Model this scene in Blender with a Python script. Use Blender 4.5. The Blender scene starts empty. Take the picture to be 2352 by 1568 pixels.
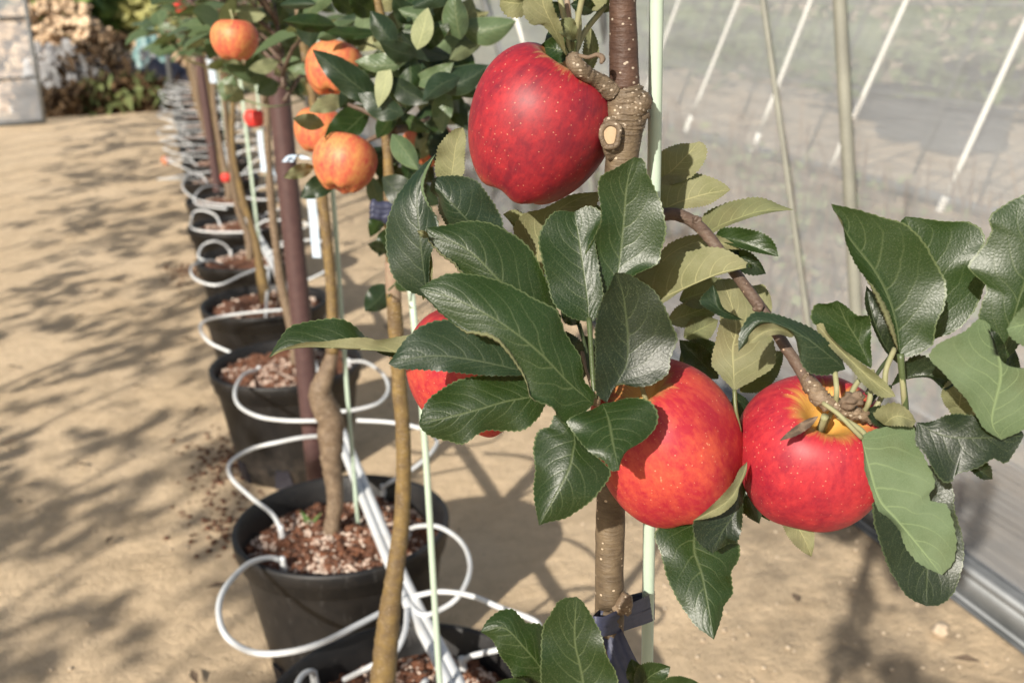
import bpy, math, random
from mathutils import Vector, Matrix, noise
R_ = random.Random(7)
sc = bpy.context.scene
col = sc.collection
PI = math.pi
# ------------------------------------------------------------------ camera
FP, H = 2476.0, 1.19            # focal length in pixels of a 2352x1568 picture, camera height
yc = Vector((-816, 802, -FP)).normalized()
zc = -Vector((224, -7416, -FP)); zc = (zc - yc * zc.dot(yc)).normalized()
xc = yc.cross(zc)
ROT = Matrix((xc, yc, zc))      # world = ROT @ camera vector
CAM = Vector((0, 0, H))
def ray(x, y): return ROT @ Vector(((x - 1176) / FP, -(y - 784) / FP, -1.0))
def at(x, y, z): return CAM + ray(x, y) * z
def onz(x, y, Z=0.0):
    r = ray(x, y); return CAM + r * ((Z - H) / r.z)
def onx(x, y, X):
    r = ray(x, y); return CAM + r * (X / r.x)
cd = bpy.data.cameras.new('camera'); cam = bpy.data.objects.new('camera', cd); col.objects.link(cam)
cam.matrix_world = Matrix.Translation(CAM) @ ROT.to_4x4()
cd.sensor_width = 36; cd.lens = 36 * FP / 2352
cd.clip_start = 0.05; cd.clip_end = 500
cd.dof.use_dof = True; cd.dof.focus_distance = 0.64; cd.dof.aperture_fstop = 10.5
sc.camera = cam
# ------------------------------------------------------------------ light
SUN = Vector((0.365, 0.40, -0.30)).normalized()       # direction the light travels
w = bpy.data.worlds.new('World'); sc.world = w; w.use_nodes = True
nt = w.node_tree; bg = nt.nodes['Background']
sky = nt.nodes.new('ShaderNodeTexSky'); sky.sky_type = 'NISHITA'; sky.sun_disc = False
sky.sun_elevation = math.asin(-SUN.z); sky.sun_rotation = math.atan2(-SUN.x, -SUN.y)
sky.air_density = 1.2; sky.dust_density = 2.5
nt.links.new(sky.outputs[0], bg.inputs[0]); bg.inputs[1].default_value = 0.06
sl_ = bpy.data.lights.new('sun', 'SUN'); sl_.energy = 4.2; sl_.angle = math.radians(0.8); sl_.color = (1, .93, .82)
so = bpy.data.objects.new('sun', sl_); col.objects.link(so)
so.rotation_euler = (-SUN).to_track_quat('Z', 'Y').to_euler(); so.location = (-3, -4, 5)
sc.view_settings.view_transform = 'Standard'; sc.view_settings.look = 'None'
sc.view_settings.exposure = 0.72; sc.view_settings.gamma = 1
sc.render.resolution_x = 1024; sc.render.resolution_y = 682
sc.cycles.transparent_max_bounces = 24
# ------------------------------------------------------------------ materials
class NT:
    def __init__(s, name):
        s.m = bpy.data.materials.new(name); s.m.use_nodes = True; s.t = s.m.node_tree; s.n = s.t.nodes
        s.out = s.n['Material Output']; s.b = s.n['Principled BSDF']
    def new(s, typ, **k):
        o = s.n.new('ShaderNode' + typ)
        for a, v in k.items():
            if a.startswith('i_'):
                o.inputs[a[2:].replace('_', ' ')].default_value = v
            else: setattr(o, a, v)
        return o
    def l(s, a, b): s.t.links.new(a, b)
    def math(s, op, a, b=None, c=None, clamp=False):
        o = s.new('Math', operation=op, use_clamp=clamp)
        for i, v in enumerate((a, b, c)):
            if v is None: continue
            if isinstance(v, (int, float)): o.inputs[i].default_value = v
            else: s.l(v, o.inputs[i])
        return o.outputs[0]
    def mix(s, f, a, b, typ='MIX'):
        o = s.new('Mix', data_type='RGBA', blend_type=typ)
        for i, v in ((0, f), (6, a), (7, b)):
            if isinstance(v, (int, float)): o.inputs[i].default_value = v
            elif isinstance(v, tuple): o.inputs[i].default_value = v + (1,) if len(v) == 3 else v
            else: s.l(v, o.inputs[i])
        return o.outputs[2]
    def ramp(s, f, stops):
        o = s.new('ValToRGB'); e = o.color_ramp.elements
        while len(e) < len(stops): e.new(0.5)
        for i, (p, c) in enumerate(stops):
            e[i].position = p; e[i].color = (c if isinstance(c, tuple) else (c, c, c)) + (1,)
        s.l(f, o.inputs[0]); return o.outputs[0]
    def coord(s, kind='Object', scale=None):
        tc = s.new('TexCoord').outputs[kind]
        if scale is None: return tc
        mp = s.new('Mapping'); mp.inputs['Scale'].default_value = scale if isinstance(scale, tuple) else (scale,) * 3
        s.l(tc, mp.inputs[0]); return mp.outputs[0]
    def noise(s, v, scale, detail=3, rough=.55):
        o = s.new('TexNoise', i_Scale=scale, i_Detail=detail, i_Roughness=rough); s.l(v, o.inputs['Vector']); return o.outputs[0]
    def voro(s, v, scale, feature='F1', out=0):
        o = s.new('TexVoronoi', feature=feature, i_Scale=scale); s.l(v, o.inputs['Vector']); return o.outputs[out]
    def bump(s, h, strength, dist):
        o = s.new('Bump', i_Strength=strength, i_Distance=dist); s.l(h, o.inputs['Height']); s.l(o.outputs[0], s.b.inputs['Normal']); return o.outputs[0]
    def basec(s, c):
        if isinstance(c, tuple): s.b.inputs['Base Color'].default_value = c + (1,)
        else: s.l(c, s.b.inputs['Base Color'])
    def rough(s, r):
        if isinstance(r, (int, float)): s.b.inputs['Roughness'].default_value = r
        else: s.l(r, s.b.inputs['Roughness'])

def leaf_material(name, g1, g2, vein, u1, u2, scale=1.0):
    t = NT(name)
    uv = t.new('UVMap').outputs[0]
    sp = t.new('SeparateXYZ'); t.l(uv, sp.inputs[0]); U, V = sp.outputs[0], sp.outputs[1]
    us = t.math('SUBTRACT', t.math('MULTIPLY', U, 2.0), 1.0)
    a = t.math('ABSOLUTE', us)
    side = t.math('MULTIPLY', t.math('GREATER_THAN', us, 0.0), 0.5)
    ob = t.coord('Object')
    wob = t.math('MULTIPLY', t.math('SUBTRACT', t.noise(ob, 60 * scale, 2), .5), .55)
    s_ = t.math('ADD', t.math('ADD', t.math('SUBTRACT', t.math('MULTIPLY', V, 7.5), t.math('MULTIPLY', t.math('POWER', a, 1.3), 2.6)), side), wob)
    d = t.math('ABSOLUTE', t.math('SUBTRACT', t.math('FRACT', s_), 0.5))       # 0 at a lateral vein
    lat = t.math('SUBTRACT', 1.0, t.math('MULTIPLY', d, 13.0), clamp=True)
    lat = t.math('MULTIPLY', lat, t.math('SUBTRACT', 1.05, a, clamp=True))
    mid = t.math('SUBTRACT', 1.0, t.math('MULTIPLY', a, 20.0), clamp=True)
    veins = t.math('MAXIMUM', t.math('MULTIPLY', lat, 0.72), mid)
    ret = t.voro(ob, 520 * scale, 'DISTANCE_TO_EDGE')
    retl = t.math('MULTIPLY', t.math('SUBTRACT', .16, ret, clamp=True), 2.2)
    n1 = t.noise(ob, 45 * scale, 4); n2 = t.noise(t.coord('Object', (1, 1.7, .8)), 1500 * scale, 2, .8)
    oi = t.new('ObjectInfo').outputs['Random']
    top = t.mix(t.math('ADD', t.math('MULTIPLY', n1, .7), t.math('MULTIPLY', t.math('SUBTRACT', oi, .3), .45), clamp=True), g1, g2)
    fuzz = t.math('MULTIPLY', t.math('GREATER_THAN', n2, .60), .30)
    top = t.mix(fuzz, top, (.12, .145, .075))
    top = t.mix(t.math('MULTIPLY', retl, .35), top, (g2[0] * 1.6, g2[1] * 1.5, g2[2] * 1.4))
    edge = t.math('MULTIPLY', t.math('GREATER_THAN', a, .965), .75)
    top = t.mix(t.math('MAXIMUM', t.math('MULTIPLY', veins, .75), edge), top, vein)
    und = t.mix(t.ramp(n1, [(.35, 0.), (.65, 1.)]), u1, u2)
    und = t.mix(t.math('MULTIPLY', t.ramp(t.noise(ob, 22 * scale, 3), [(.5, 0.), (.7, 1.)]), .5), und, (u1[0] * 1.0, u1[1] * .72, u1[2] * .62))
    und = t.mix(t.math('MULTIPLY', retl, .3), und, (u2[0] * 1.2, u2[1] * 1.2, u2[2] * 1.2))
    und = t.mix(t.math('MULTIPLY', t.math('GREATER_THAN', n2, .55), .25), und, (u2[0] * 1.2, u2[1] * 1.2, u2[2] * 1.3))
    und = t.mix(t.math('MULTIPLY', veins, .85), und, (u2[0] * 1.7, u2[1] * 1.65, u2[2] * 1.5))
    bf = t.new('NewGeometry').outputs['Backfacing']
    c = t.mix(bf, top, und); t.basec(c)
    rr = t.mix(bf, (.36, .36, .36), (.85, .85, .85))
    t.l(t.math('ADD', t.new('SeparateColor').outputs[0], 0) if False else t.math('ADD', .41, t.math('MULTIPLY', bf, .44)), t.b.inputs['Roughness'])
    t.b.inputs['Specular IOR Level'].default_value = .5
    q = t.math('ADD', t.math('MULTIPLY', t.math('MINIMUM', ret, .35), .9), t.math('MULTIPLY', t.math('SUBTRACT', 1, veins), t.math('ADD', .45, t.math('MULTIPLY', bf, -1.9))))
    q = t.math('ADD', q, t.math('MULTIPLY', t.math('MULTIPLY', d, t.math('SUBTRACT', 1.1, a)), 1.2))
    q = t.math('ADD', q, t.math('MULTIPLY', n2, .05))
    bp = t.bump(q, .36, .0005 / scale)
    tr = t.new('BsdfTranslucent'); tc = t.mix(.5, top, (.30, .42, .04)); t.l(tc, tr.inputs[0]); t.l(bp, tr.inputs['Normal'])
    mx = t.new('MixShader', i_Fac=.16); t.l(t.b.outputs[0], mx.inputs[1]); t.l(tr.outputs[0], mx.inputs[2]); t.l(mx.outputs[0], t.out.inputs[0])
    return t.m
M = {}
M['leaf'] = leaf_material('leaf', (.006, .020, .003), (.015, .037, .006), (.10, .13, .055), (.105, .115, .052), (.155, .165, .08))
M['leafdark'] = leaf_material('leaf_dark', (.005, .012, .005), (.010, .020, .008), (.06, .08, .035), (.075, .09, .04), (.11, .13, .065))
M['leafblue'] = leaf_material('leaf_blue', (.007, .021, .010), (.016, .034, .016), (.085, .11, .06), (.08, .12, .052), (.12, .165, .085))
M['leafgold'] = leaf_material('leaf_gold', (.03, .055, .017), (.05, .08, .025), (.17, .18, .08), (.145, .148, .065), (.215, .21, .115))
M['leaffar'] = leaf_material('leaf_far', (.045, .080, .036), (.105, .150, .075), (.20, .23, .12), (.20, .22, .11), (.30, .32, .18), .5)  # lighter copy of leaf; sunlight on the far crowns put into the colour

def bark(name, c1, c2, c3, dot, sc_=1.0, dotd=60, dots=.22, crack=0.0):
    t = NT(name); ob = t.coord('Object')
    n = t.noise(ob, 60 * sc_, 5, .65); st = t.noise(t.coord('Object', (1, 1, 6)), 90 * sc_, 3)
    c = t.mix(t.ramp(n, [(.35, 0.), (.68, 1.)]), c1, c2)
    c = t.mix(t.math('MULTIPLY', t.ramp(st, [(.5, 0.), (.75, 1.)]), .55), c, c3)
    v = t.voro(t.coord('Object', (1, 1, 1.3)), dotd)
    dn = t.math('GREATER_THAN', dots, t.math('MULTIPLY', v, 1.0))
    c = t.mix(t.math('MULTIPLY', dn, .8), c, dot)
    t.basec(c); t.rough(.62)
    cr_ = t.voro(t.coord('Object', (1, 1, 1.6)), 210 * sc_, 'DISTANCE_TO_EDGE'); ck = t.math('MULTIPLY', t.math('SUBTRACT', .12, cr_, clamp=True), t.math('MULTIPLY', t.ramp(t.noise(ob, 120, 3), [(.45, 0.), (.6, 1.)]), crack))
    c = t.mix(t.math('MULTIPLY', t.math('MULTIPLY', ck, 5), t.ramp(n, [(.45, 0.), (.6, .7)])), c, c3); t.basec(c)
    t.bump(t.math('ADD', t.math('ADD', t.math('MULTIPLY', n, 1.4), t.math('MULTIPLY', st, .6)), t.math('SUBTRACT', t.math('MULTIPLY', dn, .5), t.math('MULTIPLY', ck, 3))), .85, .0016)
    return t.m
M['bark'] = bark('bark', (.085, .060, .036), (.165, .12, .072), (.055, .036, .022), (.55, .44, .32), 1, 170, .17)
M['barkdark'] = bark('bark_dark', (.055, .027, .018), (.095, .05, .032), (.035, .018, .013), (.45, .38, .30), 1, 190, .17)
M['barkold'] = bark('bark_old', (.12, .08, .05), (.23, .165, .105), (.085, .058, .038), (.5, .42, .32), 1.5, 230, .2, .55)
M['burl'] = bark('burl', (.085, .060, .036), (.19, .14, .09), (.05, .032, .02), (.50, .42, .33), 1.6, 260, .22, .5)
M['barkyellow'] = bark('bark_yellow', (.11, .072, .036), (.22, .145, .045), (.09, .06, .038), (.42, .34, .26), .8, 260, .18)
M['twig'] = bark('twig', (.075, .047, .034), (.13, .085, .06), (.15, .115, .085), (.5, .36, .25), 1.2, 160, .12)
t = NT('cut_wood'); t.basec(t.mix(t.noise(t.coord(), 160, 4), (.44, .33, .20), (.28, .19, .11))); t.rough(.7); t.bump(t.noise(t.coord(), 400), .5, .001); M['cut'] = t.m
t = NT('dry_leaf'); t.basec(t.mix(t.noise(t.coord(), 250, 4), (.20, .14, .09), (.08, .055, .04))); t.rough(.8); t.bump(t.noise(t.coord(), 500), .6, .001); M['dry'] = t.m
t = NT('petiole'); t.basec(t.mix(t.noise(t.coord(), 300, 3), (.20, .22, .09), (.30, .27, .17))); t.rough(.7); M['petiole'] = t.m
t = NT('petiole_red'); t.basec(t.mix(t.noise(t.coord(), 200, 3), (.22, .12, .09), (.28, .24, .16))); t.rough(.7); M['petred'] = t.m

def apple_mat(name, red, red2, yel, amt, ring):
    t = NT(name); ob = t.coord('Object'); sp = t.new('SeparateXYZ'); t.l(ob, sp.inputs[0]); x, y, z = sp.outputs
    rho = t.math('SQRT', t.math('ADD', t.math('ADD', t.math('MULTIPLY', x, x), t.math('MULTIPLY', y, y)), 1e-5))
    cb = t.new('CombineXYZ'); t.l(t.math('DIVIDE', x, rho), cb.inputs[0]); t.l(t.math('DIVIDE', y, rho), cb.inputs[1]); t.l(t.math('MULTIPLY', z, 14), cb.inputs[2])
    s1 = t.noise(cb.outputs[0], 9, 6, .78); s2 = t.noise(cb.outputs[0], 3.0, 4)
    blot = t.noise(ob, 42, 4, .6); fine = t.noise(ob, 260, 3, .7)
    f = t.math('ADD', t.math('MULTIPLY', s1, .75), t.math('ADD', t.math('MULTIPLY', blot, .55), t.math('MULTIPLY', s2, .35)))
    f = t.math('ADD', f, t.math('MULTIPLY', t.math('SUBTRACT', fine, .5), .3))
    f = t.math('MULTIPLY', t.math('SUBTRACT', f, 1.12 - amt), 3.2, clamp=True)
    c = t.mix(f, red, red2)
    # yellow shoulder: near the stem axis on the top side, torn by streaks
    top = t.math('GREATER_THAN', z, 0.012)
    zone = t.math('SUBTRACT', ring, t.math('ADD', rho, t.math('MULTIPLY', t.math('SUBTRACT', t.math('ADD', t.math('MULTIPLY', s1, .8), t.math('MULTIPLY', s2, .6)), .7), .034)))
    zone = t.math('MULTIPLY', t.math('MULTIPLY', zone, 95, clamp=True), top)
    c = t.mix(zone, c, yel)
    bot = t.math('MULTIPLY', t.math('SUBTRACT', t.math('SUBTRACT', t.math('MULTIPLY', z, -1), .024), t.math('MULTIPLY', s2, .02)), 60, clamp=True)
    c = t.mix(t.math('MULTIPLY', bot, .55), c, yel)
    v = t.voro(ob, 330); dots = t.math('LESS_THAN', v, t.math('MULTIPLY', .22, blot))
    c = t.mix(t.math('MULTIPLY', dots, .36), c, (.80, .52, .30))
    bloom = t.math('MULTIPLY', t.noise(t.coord('Object', (1, 1, .5)), 500, 3, .8), .035)
    c = t.mix(bloom, c, (.75, .55, .5))
    t.basec(c); t.rough(t.math('ADD', .40, t.math('MULTIPLY', blot, .2)))
    t.b.inputs['Specular IOR Level'].default_value = .34
    t.b.inputs['Subsurface Weight'].default_value = .06; t.b.inputs['Subsurface Radius'].default_value = (.006, .002, .001)
    t.b.inputs['Subsurface Scale'].default_value = 1
    t.bump(t.math('ADD', t.math('MULTIPLY', fine, .5), t.math('MULTIPLY', dots, .36)), .12, .0006)
    return t.m
M['apple_red'] = apple_mat('apple_red', (.15, .002, .014), (.34, .012, .020), (.50, .27, .09), .44, .0245)
M['apple_mid'] = apple_mat('apple_mid', (.33, .008, .022), (.50, .07, .035), (.50, .27, .07), .40, .021)
M['apple_ring'] = apple_mat('apple_ring', (.25, .003, .019), (.44, .022, .030), (.55, .29, .06), .44, .0245)
M['apple_orange'] = apple_mat('apple_orange', (.46, .035, .04), (.55, .23, .075), (.50, .34, .08), .49, .018)
M['apple_small'] = apple_mat('apple_small', (.60, .035, .03), (.66, .09, .05), (.68, .3, .1), .3, .006)

def flat(name, c1, c2, rough=.5, ns=40, bs=0, bd=.001, spec=.5, metal=0):
    t = NT(name); n = t.noise(t.coord(), ns, 4); t.basec(t.mix(t.ramp(n, [(.3, 0.), (.7, 1.)]), c1, c2)); t.rough(rough)
    t.b.inputs['Specular IOR Level'].default_value = spec; t.b.inputs['Metallic'].default_value = metal
    if bs: t.bump(t.noise(t.coord(), ns * 4, 4), bs, bd)
    return t.m
M['stake'] = flat('fibreglass', (.40, .50, .40), (.45, .54, .44), .38, 20)
M['steelbrown'] = flat('painted_pipe', (.062, .031, .031), (.085, .045, .042), .5, 60, .25, .001)
M['pot'] = flat('pot_plastic', (.008, .008, .009), (.018, .017, .017), .46, 25, .1, .001)
t = NT('pot_plastic'); ob = t.coord(); sp = t.new('SeparateXYZ'); t.l(ob, sp.inputs[0])
dn = t.noise(ob, 30, 5, .7); low = t.math('MULTIPLY', t.math('SUBTRACT', .13, sp.outputs[2]), 6, clamp=True)
c = t.mix(t.math('MULTIPLY', t.ramp(dn, [(.42, 0.), (.7, 1.)]), t.math('ADD', .07, t.math('MULTIPLY', low, .5))), (.007, .007, .008), (.13, .10, .075))
c = t.mix(t.math('MULTIPLY', t.math('GREATER_THAN', t.noise(t.coord('Object', (1, 1, .15)), 160, 2), .66), .25), c, (.09, .09, .09))
t.basec(c); t.rough(t.math('ADD', .38, t.math('MULTIPLY', dn, .3))); t.bump(t.noise(ob, 120, 3), .12, .001); M['pot'] = t.m
t = NT('white_tube'); ob = t.coord(); dn = t.noise(ob, 14, 5, .7)
c = t.mix(t.math('MULTIPLY', t.ramp(dn, [(.5, 0.), (.75, 1.)]), .4), (.62, .64, .655), (.36, .31, .25)); t.basec(c); t.rough(.36); M['tube'] = t.m
M['tape'] = flat('navy_tape', (.025, .03, .06), (.05, .055, .10), .55, 90, .3, .0006)
M['galv'] = flat('galvanised', (.14, .15, .155), (.20, .21, .22), .5, 14, .1, .001, .5, .5)
M['postgreen'] = flat('film_post', (.17, .17, .145), (.24, .24, .20), .5, 12, .1, .001)
M['tag'] = flat('paper_tag', (.36, .48, .62), (.55, .62, .70), .5, 30)
M['strap'] = flat('white_strap', (.85, .85, .80), (.92, .92, .88), .5, 10)
M['perlite'] = flat('perlite', (.52, .38, .30), (.68, .57, .48), .8, 80)
M['pebble'] = flat('pebble', (.34, .26, .18), (.60, .50, .38), .8, 30)
M['green_weed'] = flat('weed', (.07, .14, .03), (.13, .22, .06), .6, 60)
t = NT('soil'); n = t.noise(t.coord(), 90, 5, .7); n2 = t.voro(t.coord(), 130)
c = t.ramp(n, [(.32, (.04, .02, .012)), (.5, (.15, .058, .028)), (.7, (.27, .11, .055))])
t.basec(t.mix(t.math('MULTIPLY', t.math('GREATER_THAN', t.noise(t.coord(), 320, 2), .66), .8), c, (.55, .40, .33)))
t.rough(.9); t.bump(t.math('ADD', n, t.math('MULTIPLY', n2, -.6)), .9, .008); M['soil'] = t.m
t = NT('sand'); ob = t.coord(); n = t.noise(ob, 1.3, 6, .6); n2 = t.noise(ob, 22, 6, .7); n3 = t.noise(ob, 160, 4, .7)
c = t.mix(t.ramp(n, [(.3, 0.), (.7, 1.)]), (.60, .45, .285), (.71, .55, .37))
c = t.mix(t.math('MULTIPLY', t.ramp(n2, [(.45, 0.), (.7, 1.)]), .45), c, (.38, .28, .17))
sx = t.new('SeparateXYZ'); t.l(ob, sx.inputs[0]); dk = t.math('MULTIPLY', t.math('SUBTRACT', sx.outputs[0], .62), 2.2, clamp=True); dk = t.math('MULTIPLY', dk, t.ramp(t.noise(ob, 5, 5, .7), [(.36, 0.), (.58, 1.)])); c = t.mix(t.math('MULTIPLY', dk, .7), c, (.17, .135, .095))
c = t.mix(t.math('MULTIPLY', t.math('GREATER_THAN', n3, .66), .35), c, (.62, .52, .38))
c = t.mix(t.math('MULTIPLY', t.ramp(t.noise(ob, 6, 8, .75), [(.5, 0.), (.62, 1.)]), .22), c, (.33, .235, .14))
c = t.mix(t.math('MULTIPLY', t.ramp(t.noise(t.coord('Object', (1, .5, 1)), 3, 4, .6), [(.55, 0.), (.7, 1.)]), .3), c, (.70, .56, .39))
t.basec(c); t.rough(.92); t.bump(t.math('ADD', t.math('MULTIPLY', t.noise(ob, 9, 5, .7), 1.6), t.math('ADD', n2, t.math('MULTIPLY', n3, .6))), .7, .013); M['sand'] = t.m
t = NT('field'); c = t.mix(t.ramp(t.noise(t.coord(), .5, 5), [(.4, 0.), (.6, 1.)]), (.10, .14, .04), (.22, .19, .09)); t.basec(c); t.rough(.9); M['field'] = t.m

def film(name, opac, tint, bscale, bstr, colr=(.80, .79, .78)):
    t = NT(name); ob = t.coord('Object', bscale)
    n = t.noise(ob, 1.0, 5, .6)
    tr = t.new('BsdfTransparent'); tr.inputs[0].default_value = tint + (1,)
    t.basec(colr); t.rough(.32); t.b.inputs['Specular IOR Level'].default_value = .5
    bp = t.bump(n, bstr, .03)
    tl = t.new('BsdfTranslucent'); tl.inputs[0].default_value = colr + (1,); t.l(bp, tl.inputs['Normal'])
    m1 = t.new('MixShader', i_Fac=.45); t.l(t.b.outputs[0], m1.inputs[1]); t.l(tl.outputs[0], m1.inputs[2])
    m2 = t.new('MixShader')
    f = t.math('ADD', opac, t.math('MULTIPLY', t.math('SUBTRACT', n, .5), .45), clamp=True)
    t.l(f, m2.inputs[0]); t.l(tr.outputs[0], m2.inputs[1]); t.l(m1.outputs[0], m2.inputs[2]); t.l(m2.outputs[0], t.out.inputs[0])
    return t.m
M['film'] = film('clear_film', .39, (.96, .96, .96), (3, .9, 9), .3, (.84, .87, .90))
M['filmlow'] = film('skirt_film', .6, (.9, .9, .9), (3, .5, 16), .6, (.50, .51, .53))
M['filmfar'] = film('far_film', .13, (.93, .94, .96), (2, .5, 5), .4, (.72, .76, .80))
M['filmdoor'] = film('door_film', .45, (.9, .93, .97), (2, 2, 5), .4, (.70, .74, .80))
# ------------------------------------------------------------------ mesh helpers
def loc_of(p): return Vector(p.location) if p else Vector((0, 0, 0))
class MB:
    def __init__(s): s.v = []; s.f = []; s.uv = []
    def add(s, V, F, UV=None):
        k = len(s.v); s.v += [Vector(p) for p in V]; s.f += [tuple(i + k for i in q) for q in F]
        s.uv += list(UV) if UV else [(.5, .5)] * len(V)
    def build(s, name, mat, parent=None, origin=None, smooth=True, label=None):
        me = bpy.data.meshes.new(name)
        o0 = loc_of(parent) if parent is not None else (Vector(origin) if origin is not None else Vector((0, 0, 0)))
        base = o0
        if parent is not None and parent.parent is not None: base = o0 + loc_of(parent.parent)
        me.from_pydata([p - base for p in s.v], [], s.f); me.validate()
        ul = me.uv_layers.new(name='UVMap')
        for lp in me.loops: ul.data[lp.index].uv = s.uv[lp.vertex_index]
        if smooth: me.polygons.foreach_set('use_smooth', [True] * len(me.polygons))
        for mm in (mat if isinstance(mat, list) else [mat]): me.materials.append(mm)
        o = bpy.data.objects.new(name, me); col.objects.link(o)
        if parent is not None: o.parent = parent
        elif origin is not None: o.location = origin
        if label: o['label'] = label
        return o
def tag(o, label=None, cat=None, group=None, kind=None):
    for k, v in (('label', label), ('category', cat), ('group', group), ('kind', kind)):
        if v: o[k] = v
    return o
def thing(name, label, cat, loc=(0, 0, 0), group=None):
    o = bpy.data.objects.new(name, None); o.empty_display_size = .05; col.objects.link(o); o.location = loc
    return tag(o, label, cat, group)
def cr(P, n):
    """Catmull-Rom through P, n samples evenly in arc length; P are tuples of any size"""
    P = [tuple(map(float, p)) for p in P]
    if len(P) == 1: return P * n
    Q = [tuple(2 * a - b for a, b in zip(P[0], P[1]))] + P + [tuple(2 * a - b for a, b in zip(P[-1], P[-2]))]
    S = []
    for i in range(1, len(Q) - 2):
        for k in range(10):
            t_ = k / 10
            S.append(tuple(.5 * (2 * b + (c_ - a) * t_ + (2 * a - 5 * b + 4 * c_ - d) * t_ * t_ + (-a + 3 * b - 3 * c_ + d) * t_ ** 3)
                           for a, b, c_, d in zip(Q[i - 1], Q[i], Q[i + 1], Q[i + 2])))
    S.append(P[-1])
    D = [0]
    for a, b in zip(S, S[1:]): D.append(D[-1] + math.dist(a[:2] if len(a) == 2 else a[:3], b[:2] if len(b) == 2 else b[:3]))
    out = []; j = 0
    for i in range(n):
        d = D[-1] * i / (n - 1)
        while j < len(D) - 2 and D[j + 1] < d: j += 1
        q = (d - D[j]) / max(1e-9, D[j + 1] - D[j]); q = min(1, max(0, q))
        out.append(tuple(a + (b - a) * q for a, b in zip(S[j], S[j + 1])))
    return out
def tube(mb, pts, rad, n=24, seg=10, lump=0, uv=None, cap=True):
    """pts: world Vectors; rad: number or list per control point"""
    if isinstance(rad, (int, float)): rad = [rad] * len(pts)
    S = cr([(p[0], p[1], p[2], r) for p, r in zip(pts, rad)], n) if len(pts) > 2 else [
        tuple((1 - i / (n - 1)) * a + i / (n - 1) * b for a, b in zip((*pts[0], rad[0]), (*pts[1], rad[1]))) for i in range(n)]
    C_ = [Vector(s[:3]) for s in S]; V = []; F = []
    T = (C_[1] - C_[0]).normalized(); N = T.orthogonal().normalized()
    for i in range(n):
        T2 = (C_[min(i + 1, n - 1)] - C_[max(i - 1, 0)])
        if T2.length > 1e-9: T2.normalize(); N = (N - T2 * N.dot(T2)).normalized(); T = T2
        B = T.cross(N)
        for k in range(seg):
            a = 2 * PI * k / seg; d = N * math.cos(a) + B * math.sin(a); r = S[i][3]
            if lump: r *= 1 + lump * noise.noise((C_[i] + d * r) * (.75 / max(r, .003)))
            V.append(C_[i] + d * r)
    for i in range(n - 1):
        for k in range(seg):
            a = i * seg + k; b = i * seg + (k + 1) % seg; F.append((a, b, b + seg, a + seg))
    if cap: F.append(tuple(range(seg - 1, -1, -1))); F.append(tuple(range((n - 1) * seg, n * seg)))
    mb.add(V, F, [uv or (.5, .5)] * len(V))
def ptube(mb, pts, rad, **k): tube(mb, [at(*p) for p in pts], rad, **k)
def lathe(mb, prof, cx, cy, seg=48, wob=None):
    V = []; F = []
    for r, z in prof:
        for k in range(seg):
            a = 2 * PI * k / seg; V.append((cx + r * math.cos(a), cy + r * math.sin(a), z))
    for i in range(len(prof) - 1):
        for k in range(seg):
            a = i * seg + k; b = i * seg + (k + 1) % seg; F.append((a, b, b + seg, a + seg))
    mb.add(V, F)
def box(mb, a, b, c, d):   # point + three edge vectors
    a, b, c, d = map(Vector, (a, b, c, d)); V = [a, a + b, a + b + c, a + c]; V += [p + d for p in V]
    mb.add(V, [(0, 3, 2, 1), (4, 5, 6, 7), (0, 1, 5, 4), (1, 2, 6, 5), (2, 3, 7, 6), (3, 0, 4, 7)])
ICO = None
def blob(mb, c, r, sq=(1, 1, 1), rnd=.25, sub=0):
    t_ = (1 + 5 ** .5) / 2
    V = [Vector(p).normalized() for p in ((-1, t_, 0), (1, t_, 0), (-1, -t_, 0), (1, -t_, 0), (0, -1, t_), (0, 1, t_), (0, -1, -t_), (0, 1, -t_), (t_, 0, -1), (t_, 0, 1), (-t_, 0, -1), (-t_, 0, 1))]
    F = [(0, 11, 5), (0, 5, 1), (0, 1, 7), (0, 7, 10), (0, 10, 11), (1, 5, 9), (5, 11, 4), (11, 10, 2), (10, 7, 6), (7, 1, 8), (3, 9, 4), (3, 4, 2), (3, 2, 6), (3, 6, 8), (3, 8, 9), (4, 9, 5), (2, 4, 11), (6, 2, 10), (8, 6, 7), (9, 8, 1)]
    for _ in range(sub):
        cache = {}; F2 = []
        def mp(a, b):
            k = (min(a, b), max(a, b))
            if k not in cache: V.append(((V[a] + V[b]) / 2).normalized()); cache[k] = len(V) - 1
            return cache[k]
        for a, b, c2 in F:
            x, y, z = mp(a, b), mp(b, c2), mp(c2, a); F2 += [(a, x, z), (b, y, x), (c2, z, y), (x, y, z)]
        F = F2
    c = Vector(c); q = Vector((R_.random(), R_.random(), R_.random())) * 50
    W = [c + Vector((p.x * sq[0], p.y * sq[1], p.z * sq[2])) * r * (1 + rnd * 2 * noise.noise(p * 1.3 + q)) for p in V]
    mb.add(W, F)
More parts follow.
